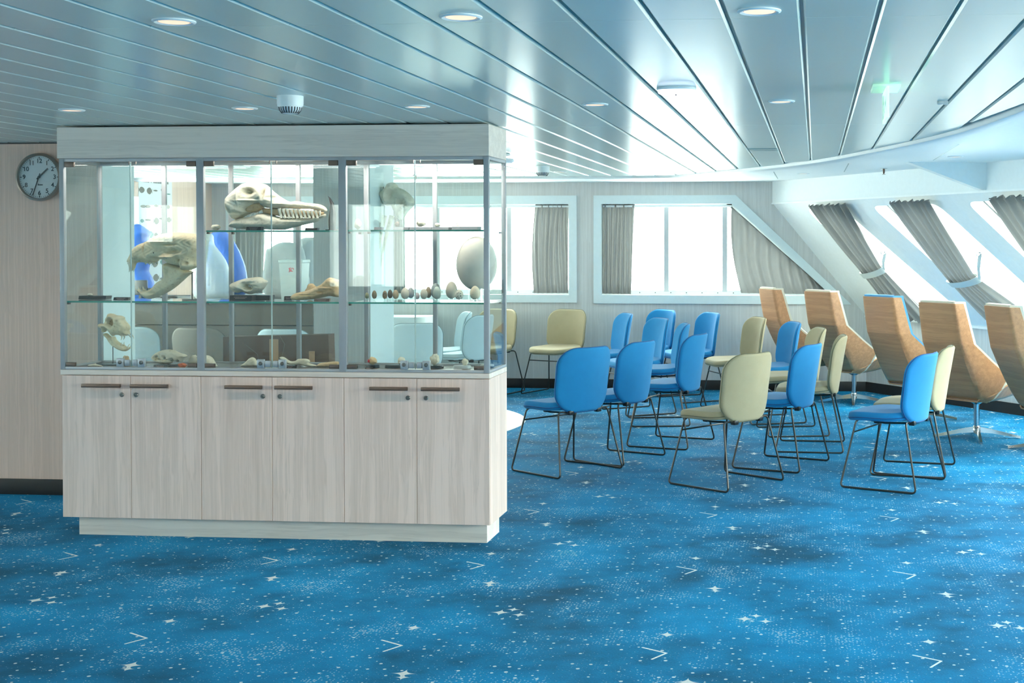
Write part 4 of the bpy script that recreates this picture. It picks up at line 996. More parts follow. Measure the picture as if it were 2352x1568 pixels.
MAT = {'blue': ('blue', 'bluepipe'), 'olive': ('olive', 'olivepipe'), 'pale': ('pale', 'palepipe'), 'taupe': ('taupe', 'taupepipe')}
def chair(kind, x, y, deg, label):
    rz = math.radians(deg - 90)
    if kind not in protos:
        protos[kind] = t = make_chair(*MAT[kind]); t.location = (x, y, 0); t.rotation_euler = (0, 0, rz); t['label'] = label; return t
    return dup(protos[kind], (x, y, 0), rz, label)
def by_top(kind, px, py, deg, label, ymax=13.16, off=.178):
    p = atz(px, py, ZB); a = math.radians(deg)
    if p[1] > ymax: p = at(px, py, ymax)
    return chair(kind, p[0] + off * math.cos(a), p[1] + off * math.sin(a), deg, label)
chair('blue', -1.624, 8.601, 142, 'blue chair seen from behind, nearest to the display cabinet')
chair('blue', -1.376, 9.076, 156, 'blue chair seen from behind, second back from the display cabinet')
chair('blue', -1.066, 9.801, 164, 'blue chair seen from behind, narrow back, third from the display cabinet')
chair('olive', -.55, 8.239, 144, 'pale olive chair seen from behind, alone in the middle foreground')
chair('blue', -.226, 8.93, 159, 'blue chair seen from behind, right behind the foreground olive chair')
chair('olive', -.031, 9.707, 178, 'olive chair seen edge-on from behind, right of the middle blue chair')
chair('blue', .485, 8.29, 156, 'bright blue chair at the right front, nearest to the camera')
chair('olive', .644, 8.80, 168, 'olive chair seen edge-on, half hidden by the right front blue chair')
by_top('blue', 1430, 720, 205, 'blue chair facing left, left of the overlapping blue pair at the back')
by_top('blue', 1520, 711, 224, 'rearmost blue chair against the back wall, behind another blue chair')
by_top('blue', 1508, 731, 212, 'blue chair facing left directly in front of the rearmost blue chair')
by_top('blue', 1561, 743, 191, 'blue chair seen nearly edge-on between two blue chair backs')
by_top('blue', 1626, 718, 211, 'blue chair below the mullioned window, right of the blue cluster')
by_top('olive', 1304, 711, 247, 'olive chair facing the room against the wall between the two windows')
by_top('olive', 1144, 710, 252, 'olive chair at the back wall, half behind the cabinet end glass')
by_top('olive', 1733, 729, 205, 'olive chair facing left in front of the leftmost wooden lounge chair')
by_top('blue', 1813, 740, 199, 'blue chair facing left beneath the second wooden lounge chair')
by_top('olive', 1871, 753, 192, 'olive chair facing left behind the middle blue chair back')
by_top('pale', 1063, 713, 203, 'pale grey-blue chair facing left seen through the right case', 12.6)
by_top('pale', 1102, 723, 160, 'pale chair seen from behind through the right case, at its right post')
by_top('pale', 955, 742, 110, 'pale blue chair back, large, seen through the right case beside the pillar', off=.2)
by_top('pale', 300, 750, 95, 'pale chair back beside the left wall end, seen through the left case')
by_top('taupe', 455, 752, 88, 'brown-grey chair back behind the left case post')
by_top('pale', 652, 755, 90, 'pale chair back rising just above the cardboard box')

# ---- high-backed wooden lounge chairs
def surf(rows): return np.array(rows, float)
def ucols(y, z, hw, wx, wy, wz, n=4):
    """one cross section: left wing, fold, flat back, fold, right wing (local: x across, y forward)"""
    L = [(-hw - wx, y + wy, z + wz), (-hw - wx * .5, y + wy * .5, z + wz * .5), (-hw - wx * .12, y + wy * .12, z + wz * .12), (-hw + .012, y - .004 * 0, z), (-hw * .5, y, z)]
    return L + [(0, y, z)] + [(-a, b, c) for a, b, c in L[::-1]]
BACK = [(-.395, 1.045, .172, .030, .075, .0), (-.385, .985, .175, .034, .082, 0), (-.360, .86, .180, .040, .092, 0), (-.335, .745, .184, .046, .100, .0), (-.275, .62, .188, .088, .19, -.01), (-.220, .515, .190, .130, .275, -.02), (-.165, .42, .188, .090, .19, -.02), (-.115, .34, .178, .050, .105, -.02), (-.07, .30, .165, .02, .04, -.01)]
SEAT = [(-.10, .296, .150, .02, .0, .02), (-.02, .294, .175, .07, .0, .06), (.08, .300, .188, .115, .0, .13), (.17, .310, .195, .130, .01, .175), (.27, .325, .195, .095, .01, .11), (.36, .340, .19, .045, .0, .04), (.42, .346, .18, .012, .0, .006)]
def dens(rows, k=3):
    R = np.array(rows); out = []
    for i in range(len(R) - 1):
        for j in range(k): out.append(R[i] + (R[i + 1] - R[i]) * j / k)
    return out + [R[-1]]
def sheet(rows, th, inset=0, lift=0.0):
    G = np.array([ucols(*r) for r in rows]); 
    Gf = np.stack([np.stack([np.interp(np.linspace(0, 10, 31), np.arange(11), G[i, :, k]) for k in range(3)], 1) for i in range(len(G))])
    if inset: Gf = Gf[inset:-inset, inset:-inset] if inset > 0 else Gf
    du = np.gradient(Gf, axis=1); dv = np.gradient(Gf, axis=0); N = np.cross(du, dv); N /= np.linalg.norm(N, axis=2)[..., None] + 1e-9
    return Gf, N
def slab(mb, G, N, a, b, mi=0, round_=False):
    A, B = G + N * a, G + N * b; n, m = G.shape[:2]
    if round_:
        B = B.copy(); 
    per = [(0, j) for j in range(m)] + [(i, m - 1) for i in range(1, n)] + [(n - 1, j) for j in range(m - 2, -1, -1)] + [(i, 0) for i in range(n - 2, 0, -1)]
    vs = np.concatenate([A.reshape(-1, 3), B.reshape(-1, 3)]); o = n * m
    fs = [(i * m + j, i * m + j + 1, (i + 1) * m + j + 1, (i + 1) * m + j) for i in range(n - 1) for j in range(m - 1)]
    fs += [tuple(o + q for q in f[::-1]) for f in fs]
    for p, q in zip(per, per[1:] + per[:1]):
        a_, b_ = p[0] * m + p[1], q[0] * m + q[1]; fs.append((a_, b_, b_ + o, a_ + o))
    return mb.add(vs, fs, mi)
def make_lounge(cush):
    t = thing('lounge_chair', 'prototype', 'lounge chair', (0, 0, 0), 0, 'high backed wooden lounge chairs')
    top, bot = dens(BACK[:4], 4), dens(BACK[3:], 4)
    def cush_at(G, N): 
        c = G[len(G) // 2, G.shape[1] // 2]; n = N[len(G) // 2, G.shape[1] // 2]; return N
    allb = dens(BACK, 4); G, N = sheet(allb, 0)
    sgn = 1 if N[8, 15][1] > 0 else -1; N = N * sgn
    mb = MB(); k = 13; slab(mb, G[:k], N[:k], 0, .010); mb.build('headrest_shell', 'ply', t, 40)
    mb = MB(); slab(mb, G[k - 1:], N[k - 1:], 0, .010); mb.build('back_shell', 'ply', t, 40)
    Gc = G.copy(); e = np.linspace(-1, 1, G.shape[1]); Gc[..., 0] += (np.sign(e) * np.maximum(0, np.abs(e) - .7) / .3 * .014)[None]; Gc[..., 1] += (np.maximum(0, np.abs(e) - .7) / .3 * .016)[None]; Gc[0, :, 2] += .014
    mb = MB(); slab(mb, Gc, N, .011, .040); mb.build('back_cushion', cush, t, 50)
    ss = dens(SEAT, 4); G, N = sheet(ss, 0); sgn = 1 if N[12, 15][2] > 0 else -1; N = N * sgn
    mb = MB(); slab(mb, G, N, 0, .010); mb.build('seat_shell', 'ply', t, 40)
    mb = MB(); slab(mb, G[1:], N[1:], .011, .055); mb.build('seat_cushion', cush, t, 50)
    mb = MB(); mb.lathe([(.024, .06), (.022, .1), (.022, .26), (.05, .275), (.05, .292), (0, .292)], (0, .08, 0), 20); mb.lathe([(.0001, .045), (.035, .05), (.035, .075), (.024, .095), (.0001, .1)], (0, .08, 0), 20); mb.build('pedestal', 'chrome', t)
    for q in range(4):
        a = math.radians(45 + 90 * q); u = np.array([math.cos(a), math.sin(a), 0]); w = np.array([-u[1], u[0], 0]); c = np.array([0, .08, 0]); rings = []
        for r, hw, z0, z1 in ((.02, .024, .045, .085), (.12, .022, .038, .066), (.25, .018, .016, .036), (.33, .013, .002, .018)):
            p = c + u * r; rings.append([p - w * hw + [0, 0, z0], p + w * hw + [0, 0, z0], p + w * hw * .7 + [0, 0, z1], p - w * hw * .7 + [0, 0, z1]])
        mb = MB(); mb.loft(rings); mb.build('foot', 'chrome', t, 30)
    return t
lp = {}
def lounge(cush, bx, by, deg, label):
    a = math.radians(deg); rz = a - math.pi / 2; x, y = bx - .08 * math.cos(a), by - .08 * math.sin(a)
    if cush not in lp:
        lp[cush] = t = make_lounge(cush); t.location = (x, y, 0); t.rotation_euler = (0, 0, rz); t['label'] = label; return t
    return dup(lp[cush], (x, y, 0), rz, label)
lounge('cream', -.05, 12.95, 26, 'leftmost wooden lounge chair, seen narrow, before the trapezoid window')
lounge('cream', .36, 12.43, 42, 'second wooden lounge chair from the left, cream seat and arm showing')
lounge('skyfab', .86, 11.35, 42, 'wooden lounge chair with light blue upholstery edge, third from left')
lounge('cream', 1.23, 10.3, 44, 'widest wooden lounge chair back, on chrome star base, fourth from left')
lounge('cream', 1.70, 9.66, 22, 'wooden lounge chair cut off at the right edge of the view')

# ================================================================ CURTAINS
def curtain(name, label, group, TL, TR, BL, BR, nfold, amp, nrm, waist=None, mid=None, gather=.15, bottom_gather=0.0, nv=26, seed=0, cat='curtain'):
    """pleated cloth between a top line and a bottom line; waist=(t, left, right) pinches it"""
    r = np.random.default_rng(seed); nu = nfold * 8; G = np.zeros((nv, nu, 3)); ph = r.uniform(-.5, .5, nu // 8 + 2)
    TL, TR, BL, BR = map(lambda p: np.asarray(p, float), (TL, TR, BL, BR)); nrm = np.asarray(nrm, float)
    us = np.linspace(0, 1, nu)
    for i in range(nv):
        v = i / (nv - 1)
        if waist is None: L, R = TL + (BL - TL) * v, TR + (BR - TR) * v
        else:
            wv, WL, WR = waist
            def q(A, B_, Cc):      # smooth pass through the waist
                a, b, c = np.asarray(A), np.asarray(B_), np.asarray(Cc)
                if v <= wv: s = v / wv; return a + (b - a) * (s * s * (1.35 - .35 * s) * .55 + s * .45)
                s = (v - wv) / (1 - wv); s2 = 1 - s; return c + (b - c) * (s2 * s2 * .4 + s2 * .6)
            L, R = q(TL, WL, BL), q(TR, WR, BR)
        if mid is not None: L = L + np.asarray(mid) * math.sin(math.pi * v)
        am = amp * (1 - .45 * math.exp(-v / gather)) * (1 - .5 * bottom_gather * math.exp(-(1 - v) / .12)); 
        if waist is not None: am *= 1 - .35 * math.exp(-((v - waist[0]) / .10) ** 2)
        for j, u in enumerate(us):
            w = u + .012 * math.sin(7 * u + 5 * v + seed); f = math.sin(2 * math.pi * nfold * w + ph[int(u * nfold)] * .8 + .7 * math.sin(3 * v + u * 9))
            hi = math.exp(-v / .05) * .4 * math.sin(2 * math.pi * nfold * 2.3 * u); lo = bottom_gather * math.exp(-(1 - v) / .05) * .5 * math.sin(2 * math.pi * nfold * 2.1 * u)
            G[i, j] = L + (R - L) * u + nrm * am * (f + hi + lo + .35 * math.sin(2 * math.pi * nfold * .5 * u + seed))
    t = thing(name, label, cat, tuple(G[0].mean(0)), 0, group); G -= G[0].mean(0)
    mb = MB(); mb.grid(G); o = mb.build('cloth', 'curtain', t, 180)
    mb = MB(); H = G[:2].copy(); top = G[0]; mb.tube([p + np.array([0, 0, .004]) for p in top[::2]], .005, 5); mb.build('heading_tape', 'curtain', t)
    return t, G
YC = YB + .035
def pz(x, y): return at(x, y, YC)
GB = 'curtains on the back wall windows'
curtain('curtain', 'grey curtain at the right end of the window beside the cabinet', GB, pz(1229, 469), pz(1306, 470), pz(1226, 673), pz(1306, 673), 7, .026, (0, 1, 0), mid=(-.03, 0, 0), bottom_gather=.8, seed=1)
curtain('curtain', 'grey curtain at the left end of the trapezoid window', GB, pz(1383, 468), pz(1458, 469), pz(1383, 674), pz(1450, 675), 7, .026, (0, 1, 0), bottom_gather=.6, seed=2)
curtain('curtain', 'triangular grey curtain gathered along the slanted edge of the trapezoid window', GB, pz(1680, 476), pz(1903, 673), pz(1702, 673), pz(1908, 676), 9, .028, (0, 1, 0), mid=(-.04, 0, -.0), bottom_gather=1.0, seed=3)
curtain('curtain', 'grey curtain seen through the right case beside the pillar', GB, pz(895, 469), pz(930, 469), pz(893, 673), pz(932, 673), 5, .026, (0, 1, 0), seed=4)
curtain('curtain', 'grey curtain seen through the middle case behind the blue bag', GB, pz(540, 469), pz(610, 469), pz(538, 692), pz(604, 692), 7, .026, (0, 1, 0), seed=5)
GS = 'tied-back curtains on the leaning windows'
def sp(s, t, off=.05):
    return SR(s, t) - NR(s, t) * (off + .01)
def slcurtain(label, tl, tr, wl, wr, bl, br, hook, seed):
    n = -NR(tl[0], .5); d = sp(*tr) - sp(*tl)
    t, G = curtain('curtain', label, GS, sp(*tl), sp(*tr), sp(*bl, .05), sp(*br, .05), 7, .030, n, waist=(.52, sp(*wl, .07), sp(*wr, .07)), seed=seed, nv=40)
    base = np.array(t.location); i = 21; row = G[i]; up = (G[i + 1].mean(0) - G[i - 1].mean(0)); up /= np.linalg.norm(up)
    a, b = row[0], row[-1]; ax = (b - a) / np.linalg.norm(b - a); nn = np.cross(ax, up); nn /= np.linalg.norm(nn); c = (a + b) / 2; hw = np.linalg.norm(b - a) / 2 + .012
    ang = np.linspace(0, 2 * np.pi, 28, endpoint=False); R = []
    for s_, g in ((-.030, 0), (.030, 0), (.030, .004), (-.030, .004)): R.append([c + up * s_ + ax * math.cos(q) * (hw + g) + nn * math.sin(q) * (.052 + g) for q in ang])
    mb = MB(); R.append(R[0]); mb.loft(R, caps=False); tb = mb.build('tieback', 'tieband', t, 50)
    H = SR(*hook) - base; e = c + ax * hw; mb = MB(); w = up * .018; P = [e, (e + H) / 2 + n * .02, H]
    mb.loft([[p - w, p + w, p + w + n * .003, p - w + n * .003] for p in P]); mb.build('tieback_strap', 'tieband', tb, 40)
    mb = MB(); N_ = -NR(*hook); mb.tube([H, H + N_ * .03, H + N_ * .045 + up * -.02, H + N_ * .03 + up * -.035], .005, 6); mb.lathe([(.014, 0), (.012, .006), (0, .008)], tuple(H), 12); mb.build('hook', 'chrome', tb)
slcurtain('tied grey curtain on the leaning window nearest to the back corner', (.100, .985), (.186, .985), (.106, .46), (.160, .505), (.100, .06), (.165, .05), (.175, .58), 11)
slcurtain('tied grey curtain on the second leaning window', (.279, .985), (.354, .985), (.284, .435), (.337, .463), (.300, .05), (.395, .05), (.362, .59), 12)
slcurtain('tied grey curtain cut off by the right edge of the view', (.455, .985), (.535, .985), (.462, .45), (.515, .47), (.48, .05), (.575, .05), (.54, .58), 13)

# ================================================================ CEILING FITTINGS
def downlight(label, x, y, z, power=7.0, lit=True):
    t = thing('downlight', label, 'ceiling light', (x, y, z), 0, 'round recessed ceiling lights')
    mb = MB(); mb.lathe([(.056, .004), (.056, -.003), (.050, -.006), (.043, -.003), (.041, .004)], (0, 0, 0), 36, caps=False); mb.build('trim_ring', 'softwhite', t)
    mb = MB(); mb.lathe([(.0001, -.0035), (.038, -.0035), (.041, .001)], (0, 0, 0), 32, caps=False); mb.build('diffuser', 'warmlamp' if lit else 'softwhite', t)
    if lit:
        ld = bpy.data.lights.new('downlight_lamp', 'SPOT'); ld.energy = power * 3.0; ld.color = (1.0, .80, .60); ld.spot_size = math.radians(125); ld.spot_blend = .9; ld.shadow_soft_size = .04
        lo = bpy.data.objects.new('downlight_lamp', ld); COL.objects.link(lo); lo.parent = t; lo.location = (0, 0, -.012)
for lab, x, y, z in [('warm ceiling light above the left half of the display cabinet', -1.70, 3.40, CZ), ('warm ceiling light near the top middle of the view', -.921, 3.40, CZ), ('large warm ceiling light near the top right of the view', -.143, 3.385, CZ),
    ('ceiling light above the wall clock side of the cabinet', -3.296, 5.64, CZ), ('ceiling light left of the smoke detector in front of the cabinet', -2.497, 5.636, CZ), ('ceiling light right of the smoke detector in front of the cabinet', -1.721, 5.633, CZ),
    ('warm ceiling light left of the oval white lamp', -.937, 5.614, CZ), ('warm ceiling light between the oval lamp and the exit sign', -.142, 5.565, CZ), ('warm ceiling light beside the far smoke detector', -2.128, 10.983, CZ),
    ('ceiling light seen through the top of the right case', -3.10, 10.18, CZ),
    ('ceiling light in the flat soffit by the back corner', -.108, 11.807, SZ), ('ceiling light in the flat soffit beside the bracket casing', .986, 9.559, SZ)]:
    downlight(lab, x, y, z)
def smoke(label, x, y, s=1.0, cat='smoke detector', name='smoke_detector'):
    t = thing(name, label, cat, (x, y, CZ))
    mb = MB(); mb.lathe([(.030 * s, .004), (.052 * s, 0), (.052 * s, -.030 * s), (.050 * s, -.042 * s), (.0001, -.042 * s)], (0, 0, 0), 36); mb.build('base', 'softwhite', t)
    mb = MB(); mb.lathe([(.046 * s, -.042 * s), (.043 * s, -.058 * s), (.032 * s, -.070 * s), (.0001, -.074 * s)], (0, 0, 0), 36); mb.build('sensor_dome', 'softwhite', t)
    mb = MB()
    for k in range(24):
        a = 2 * math.pi * k / 24; u = np.array([math.cos(a), math.sin(a), 0]); w = np.array([-u[1], u[0], 0]) * .0026 * s
        P = [u * r * s + np.array([0, 0, z * s]) for r, z in ((.0462, -.046), (.0438, -.058), (.0335, -.0705))]
        mb.loft([[p - w, p + w, p + w - u * .002, p - w - u * .002] for p in P])
    mb.build('grille', 'ink', t, 0)
smoke('white domed smoke detector on the ceiling in front of the cabinet', -2.109, 5.19); smoke('white domed smoke detector on the ceiling near the back windows', -2.119, 10.21, 1.05)
t = thing('speaker', 'round two-tier white ceiling fitting peeking out behind the cabinet top', 'ceiling fitting', (-2.10, 8.70, CZ))
mb = MB(); mb.lathe([(.06, .004), (.075, -.004), (.075, -.012), (.04, -.018), (.04, -.03), (.0001, -.03)], (0, 0, 0), 36); mb.build('base', 'softwhite', t)
mb = MB(); mb.lathe([(.04, -.03), (.095, -.036), (.10, -.05), (.085, -.062), (.0001, -.066)], (0, 0, 0), 36); mb.build('cover', 'softwhite', t)
t = thing('oval_lamp', 'oval white lamp on the ceiling right of the cabinet', 'ceiling light', (-.53, 5.06, CZ))
el = lambda rx, ry, z: [(rx * math.cos(a) * (1 if True else 0), ry * math.sin(a), z) for a in np.linspace(0, 2 * np.pi, 44, endpoint=False)]
sup = lambda rx, ry, z: [(rx * np.sign(math.cos(a)) * abs(math.cos(a)) ** .7, ry * np.sign(math.sin(a)) * abs(math.sin(a)) ** .8, z) for a in np.linspace(0, 2 * np.pi, 44, endpoint=False)]
mb = MB(); mb.loft([sup(.074, .058, .004), sup(.076, .060, -.004), sup(.073, .057, -.009)]); mb.build('housing', 'softwhite', t)
mb = MB(); mb.loft([sup(.072, .056, -.009), sup(.070, .054, -.019), sup(.058, .044, -.026)]); mb.build('lens', 'coollamp', t)
mb = MB(); mb.lathe([(.003, -.024), (.003, -.03), (0, -.03)], (0, -.02, 0), 10); mb.build('indicator', 'ink', t)
t = thing('exit_sign', 'green lit emergency exit sign hanging edge-on from the ceiling', 'exit sign', (.265, 5.10, CZ))
mb = MB(); mb.box(-.052, .052, -.10, .10, -.012, .004, 0, .003); mb.build('mounting_plate', emit('plate_sign_glow', (.62, .95, .72, 1), .35), t)  # plate emission stands in for the sign's green light on it
mb = MB(); mb.box(-.005, .005, -.15, .15, -.128, -.012, 0, .001); pn = mb.build('sign_panel', 'exit', t)
mb = MB()      # running-person pictogram, door and arrow, both faces
for sx in (-.0056, .0056):
    def fx(y, z): return (sx, y, -.07 + z)
    def poly(p):
        mb.prism([fx(a, b) for a, b in p], (-.0004, 0, 0), (.0004, 0, 0))
    poly([(.06, -.045), (.11, -.045), (.11, .045), (.06, .045)])
    poly([(.025 + .009 * math.cos(a), .032 + .009 * math.sin(a)) for a in np.linspace(0, 2 * np.pi, 12, endpoint=False)])
    poly([(.0, .022), (.02, .024), (.012, -.006), (-.006, -.004)]); poly([(-.006, -.004), (.004, -.006), (-.016, -.03), (-.034, -.032), (-.034, -.024), (-.02, -.022)]); poly([(.004, -.002), (.012, -.006), (.026, -.018), (.022, -.042), (.014, -.042), (.014, -.02)])
    poly([(.018, .022), (.026, .006), (.042, .006), (.042, .013), (.03, .014)]); poly([(-.12, 0), (-.09, .024), (-.09, .009), (-.05, .009), (-.05, -.009), (-.09, -.009), (-.09, -.024)])
mb.build('pictogram', 'white', pn, 0)
t = thing('sprinkler', 'small sprinkler head on the soffit above the leaning windows', 'sprinkler', (.562, 11.09, SZ))
def sprink(t):
    mb = MB(); mb.lathe([(.03, .002), (.03, -.004), (.014, -.010), (.0001, -.010)], (0, 0, 0), 24); mb.build('escutcheon', 'chrome', t)
    mb = MB(); mb.lathe([(.010, -.010), (.008, -.035), (.003, -.045), (.0001, -.045)], (0, 0, 0), 12); mb.lathe([(.014, -.046), (.014, -.049), (.0001, -.049)], (0, 0, 0), 16); mb.build('nozzle', 'handle', t)
sprink(t)
t = thing('sprinkler', 'small sprinkler head seen through the top of the right case', 'sprinkler', (-3.50, 11.4, CZ)); sprink(t)
mb = MB(); mb.box(-.012, .012, -.02, .02, -.012, 0, 0, .002); mb.box(.012, .03, -.02, -.014, -.016, 0); tag(mb.build('ceiling_clip', 'lightgrey', loc=(.52, 5.64, CZ)), 'tiny metal clip on the ceiling right of the exit sign', 'clip')
t = thing('access_hatch', 'narrow hatch set into the ceiling panel near the curved trim', 'hatch', (-.332, 8.45, CZ - .0005))
mb = MB(); mb.box(-.088, .088, -.06, .06, -.003, .001, 0, .001); mb.build('cover', 'ceil', t, 0); mb = MB(); mb.box(-.092, .092, -.068, -.06, -.005, .001); mb.build('edge_strip', 'groove', t, 0); mb = MB(); mb.box(-.092, .092, .06, .068, -.005, .001); mb.build('edge_strip', 'groove', t, 0)

# ================================================================ CLOCK
cp = at(95, 407, 7.47); R = 58 * 7.47 / F_PX
t = thing('wall_clock', 'round station clock on the wood wall left of the cabinet', 'clock', (cp[0], 7.47, cp[2]))
mb = MB(); mb.lathe([(R * .97, 0), (R * 1.0, -.012), (R * .985, -.034), (R * .90, -.040), (R * .875, -.022)], (0, 0, 0), 72, axis='y', caps=False); mb.build('rim', 'clockrim', t)
mb = MB(); mb.lathe([(.0001, -.020), (R * .90, -.020), (R * .90, -.002), (.0001, -.002)], (0, 0, 0), 64, axis='y'); mb.build('dial', 'paper', t)
mb = MB(); mb.lathe([(.0001, -.0375), (R * .895, -.0375)], (0, 0, 0), 64, axis='y', caps=False); mb.build('cover_glass', 'winglass', t)
mb = MB()
for k in range(60):
    a = math.radians(6 * k); u = np.array([math.sin(a), 0, math.cos(a)]); w = np.array([math.cos(a), 0, -math.sin(a)]); L, hw = (.075, .016) if k % 5 == 0 else (.03, .006)
    p, q = u * R * .845, u * R * (.845 - L); W_ = w * R * hw
    mb.prism([p - W_, p + W_, q + W_, q - W_], (0, -.0215, 0), (0, -.0200, 0))
mb.build('minute_marks', 'ink', t, 0)
FONTS = []
for k in range(1, 13):
    a = math.radians(30 * k); fc = bpy.data.curves.new('numeral', 'FONT'); fc.body = str(k); fc.size = R * .255; fc.align_x = 'CENTER'; fc.align_y = 'CENTER'; fc.extrude = .0004; fc.offset = .0007
    fc.materials.append(M['black']); fo = bpy.data.objects.new('numeral', fc); COL.objects.link(fo); fo.parent = t
    fo.location = (R * .665 * math.sin(a), -.0208, R * .665 * math.cos(a)); fo.rotation_euler = (math.pi / 2, 0, 0); FONTS.append(fo)
bpy.context.view_layer.update(); dg = bpy.context.evaluated_depsgraph_get()
for fo in FONTS:
    me = bpy.data.meshes.new_from_object(fo.evaluated_get(dg)); no = bpy.data.objects.new('numeral', me); COL.objects.link(no); no.parent = t; no.location = fo.location; no.rotation_euler = fo.rotation_euler
    if not me.materials: me.materials.append(M['black'])
    bpy.data.objects.remove(fo)
def hand(name, deg, L, tail, w, y):
    a = math.radians(deg); u = np.array([math.sin(a), 0, math.cos(a)]); s = np.array([math.cos(a), 0, -math.sin(a)]) * w; p, q = u * L, -u * tail
    mb = MB(); mb.prism([q - s, q + s, p + s, p - s], (0, y, 0), (0, y - .001, 0)); mb.build(name, 'black', t, 0)
hand('hour_hand', 47.5, R * .53, R * .13, R * .033, -.024); hand('minute_hand', 199.5, R * .80, R * .16, R * .022, -.027)
mb = MB(); mb.lathe([(R * .045, -.020), (R * .045, -.030), (0, -.030)], (0, 0, 0), 20, axis='y'); mb.build('hub', 'black', t)
mb = MB(); x = -R * .07
for w in (.05, .035, .03, .03, .035, .04): mb.box(x, x + R * w * .8, -.0208, -.020, -R * .345, -R * .295 + (R * .02 if w == .05 else 0)); x += R * w
mb.build('maker_mark', 'ink', t, 0)

# ================================================================ BEHIND THE CABINET
# fish poster on the port side wall
def onport(px, py, X=-6.298):
    d = _ray(px, py); return np.array([0, 0, 1.5]) + d * (X / d[0])
A, Bq = onport(318, 405), onport(395, 650)
py0, py1, pz1, pz0 = A[1], onport(395, 420)[1], onport(318, 404)[2], 1.02
t = thing('fish_poster', 'poster of many fish species on the side wall, seen through the left case', 'poster', (-6.30, (py0 + py1) / 2, (pz0 + pz1) / 2))
hw, hh = (py1 - py0) / 2, (pz1 - pz0) / 2
mb = MB(); mb.box(.0005, .002, -hw, hw, -hh, hh); mb.build('sheet', 'paper', t, 0)
mb = MB(); x = -hw * .85
while x < hw * .8:
    w = rng.uniform(.008, .02); mb.box(.002, .0026, x, x + w, hh * .90, hh * .945); x += w + .006 + (.03 if rng.random() < .15 else 0)
mb.build('heading', 'ink', t, 0)
k = 0
for r in range(7):
    for c_ in range(5):
        yy = -hw * .8 + c_ * hw * .4 + rng.uniform(-.02, .02); zz = hh * .76 - r * hh * .25 + rng.uniform(-.02, .02); L = rng.uniform(.03, .055); H = L * rng.choice([.22, .3, .6, .7]); s_ = rng.choice([-1, 1])
        mb = MB(); P = [(L * math.cos(a) * s_, H * math.sin(a) * (1 - .2 * math.cos(a))) for a in np.linspace(0, 2 * np.pi, 18, endpoint=False)]
        mb.prism([(.002, yy + a, zz + b) for a, b in P], (0, 0, 0), (.0006, 0, 0)); tl = [(-L * .85 * s_, 0), (-L * 1.35 * s_, H * .6 + .006), (-L * 1.25 * s_, 0), (-L * 1.35 * s_, -H * .6 - .006)]
        mb.prism([(.002, yy + a, zz + b) for a, b in tl], (0, 0, 0), (.0006, 0, 0)); mb.build('fish_print', 'fishteal' if k % 6 == 4 else 'fishink', t, 0); k += 1
# counter and things on it
YK = 11.02
kx0, kx1 = at(296, 700, YK)[0], at(716, 700, YK)[0]; KZ = at(500, 690, YK)[2]
t = thing('bar_counter', 'dark wood counter behind the display cabinet with bags piled on it', 'counter', ((kx0 + kx1) / 2, YK + .3, 0)); L = (kx1 - kx0) / 2
zl = at(500, 747, YK)[2]
mb = MB(); mb.box(-L, L, -.27, .62, 0, zl - .004); mb.build('lower_panel', 'counterwood', t, 0); mb = MB(); mb.box(-L, L, -.275, .62, zl + .004, KZ - .03); mb.build('upper_panel', 'counterwood', t, 0); mb = MB(); mb.box(-L - .01, L + .01, -.30, .66, KZ - .03, KZ, 0, .003); mb.build('top', 'black', t, 0)
def blob(name, label, cat, poly, Y, half, mat, zbase=None, rough=.006, rnd=.09):
    P = np.array([at(x, y, Y) for x, y in poly]); B = np.array([P[:, 0].mean(), Y, P[:, 2].min() if zbase is None else zbase])
    mb = MB(); inflate(mb, spline([(p[0] - B[0], p[2] - B[2] - (P[:, 2].min() - B[2])) for p in P], 4), half, rnd, res=.012, rough=rough)
    z = max(B[2], 0) + .012; return tag(mb.build(name, mat, loc=(B[0], Y, z), smooth=70), label, cat)
blob('jacket', 'blue jacket heaped on the counter beside the left wall end', 'jacket', [(300, 690), (300, 545), (312, 522), (330, 530), (344, 544), (338, 560), (344, 600), (338, 630), (347, 650), (352, 690)], 11.4, .12, 'bluesheet', KZ)
blob('plastic_sack', 'translucent white plastic sack beside the blue sack behind the middle case', 'sack', [(452, 690), (452, 560), (470, 540), (484, 545), (488, 566), (505, 590), (520, 620), (528, 690)], 11.27, .14, 'plasticbag', KZ)
blob('nylon_sack', 'bright blue nylon sack on the counter behind the middle case', 'sack', [(480, 690), (486, 560), (497, 546), (520, 546), (540, 575), (556, 610), (564, 645), (560, 690)], 11.82, .12, 'bluesheet', KZ)
blob('draped_cover', 'grey draped cover on the counter before the window', 'cover', [(612, 690), (612, 588), (620, 578), (640, 566), (665, 564), (690, 572), (700, 600), (705, 690)], 11.46, .10, 'greycloth', KZ, .003)
o = blob('plastic_sack', 'crumpled white sack against the pillar behind the middle case', 'sack', [(690, 690), (690, 575), (694, 558), (716, 556), (724, 560), (722, 600), (724, 650), (722, 690)], 11.76, .10, 'greycloth', KZ)
t = thing('storage_box', 'translucent box with a red mark on the counter', 'box', (*at(672, 690, 11.18)[:2], KZ)); s = 11.18 / F_PX
mb = MB(); mb.loft([[(-24 * s, -.03, 0), (24 * s, -.03, 0), (24 * s, .12, 0), (-24 * s, .12, 0)], [(-28 * s, -.04, 88 * s), (28 * s, -.04, 88 * s), (28 * s, .13, 88 * s), (-28 * s, .13, 88 * s)]]); mb.build('tub', 'plasticbag', t, 0)
mb = MB(); mb.box(-30 * s, 30 * s, -.045, .135, 88 * s, 96 * s, 0, .006); mb.build('lid', 'plasticbag', t, 0)
mb = MB(); yq = -.0385
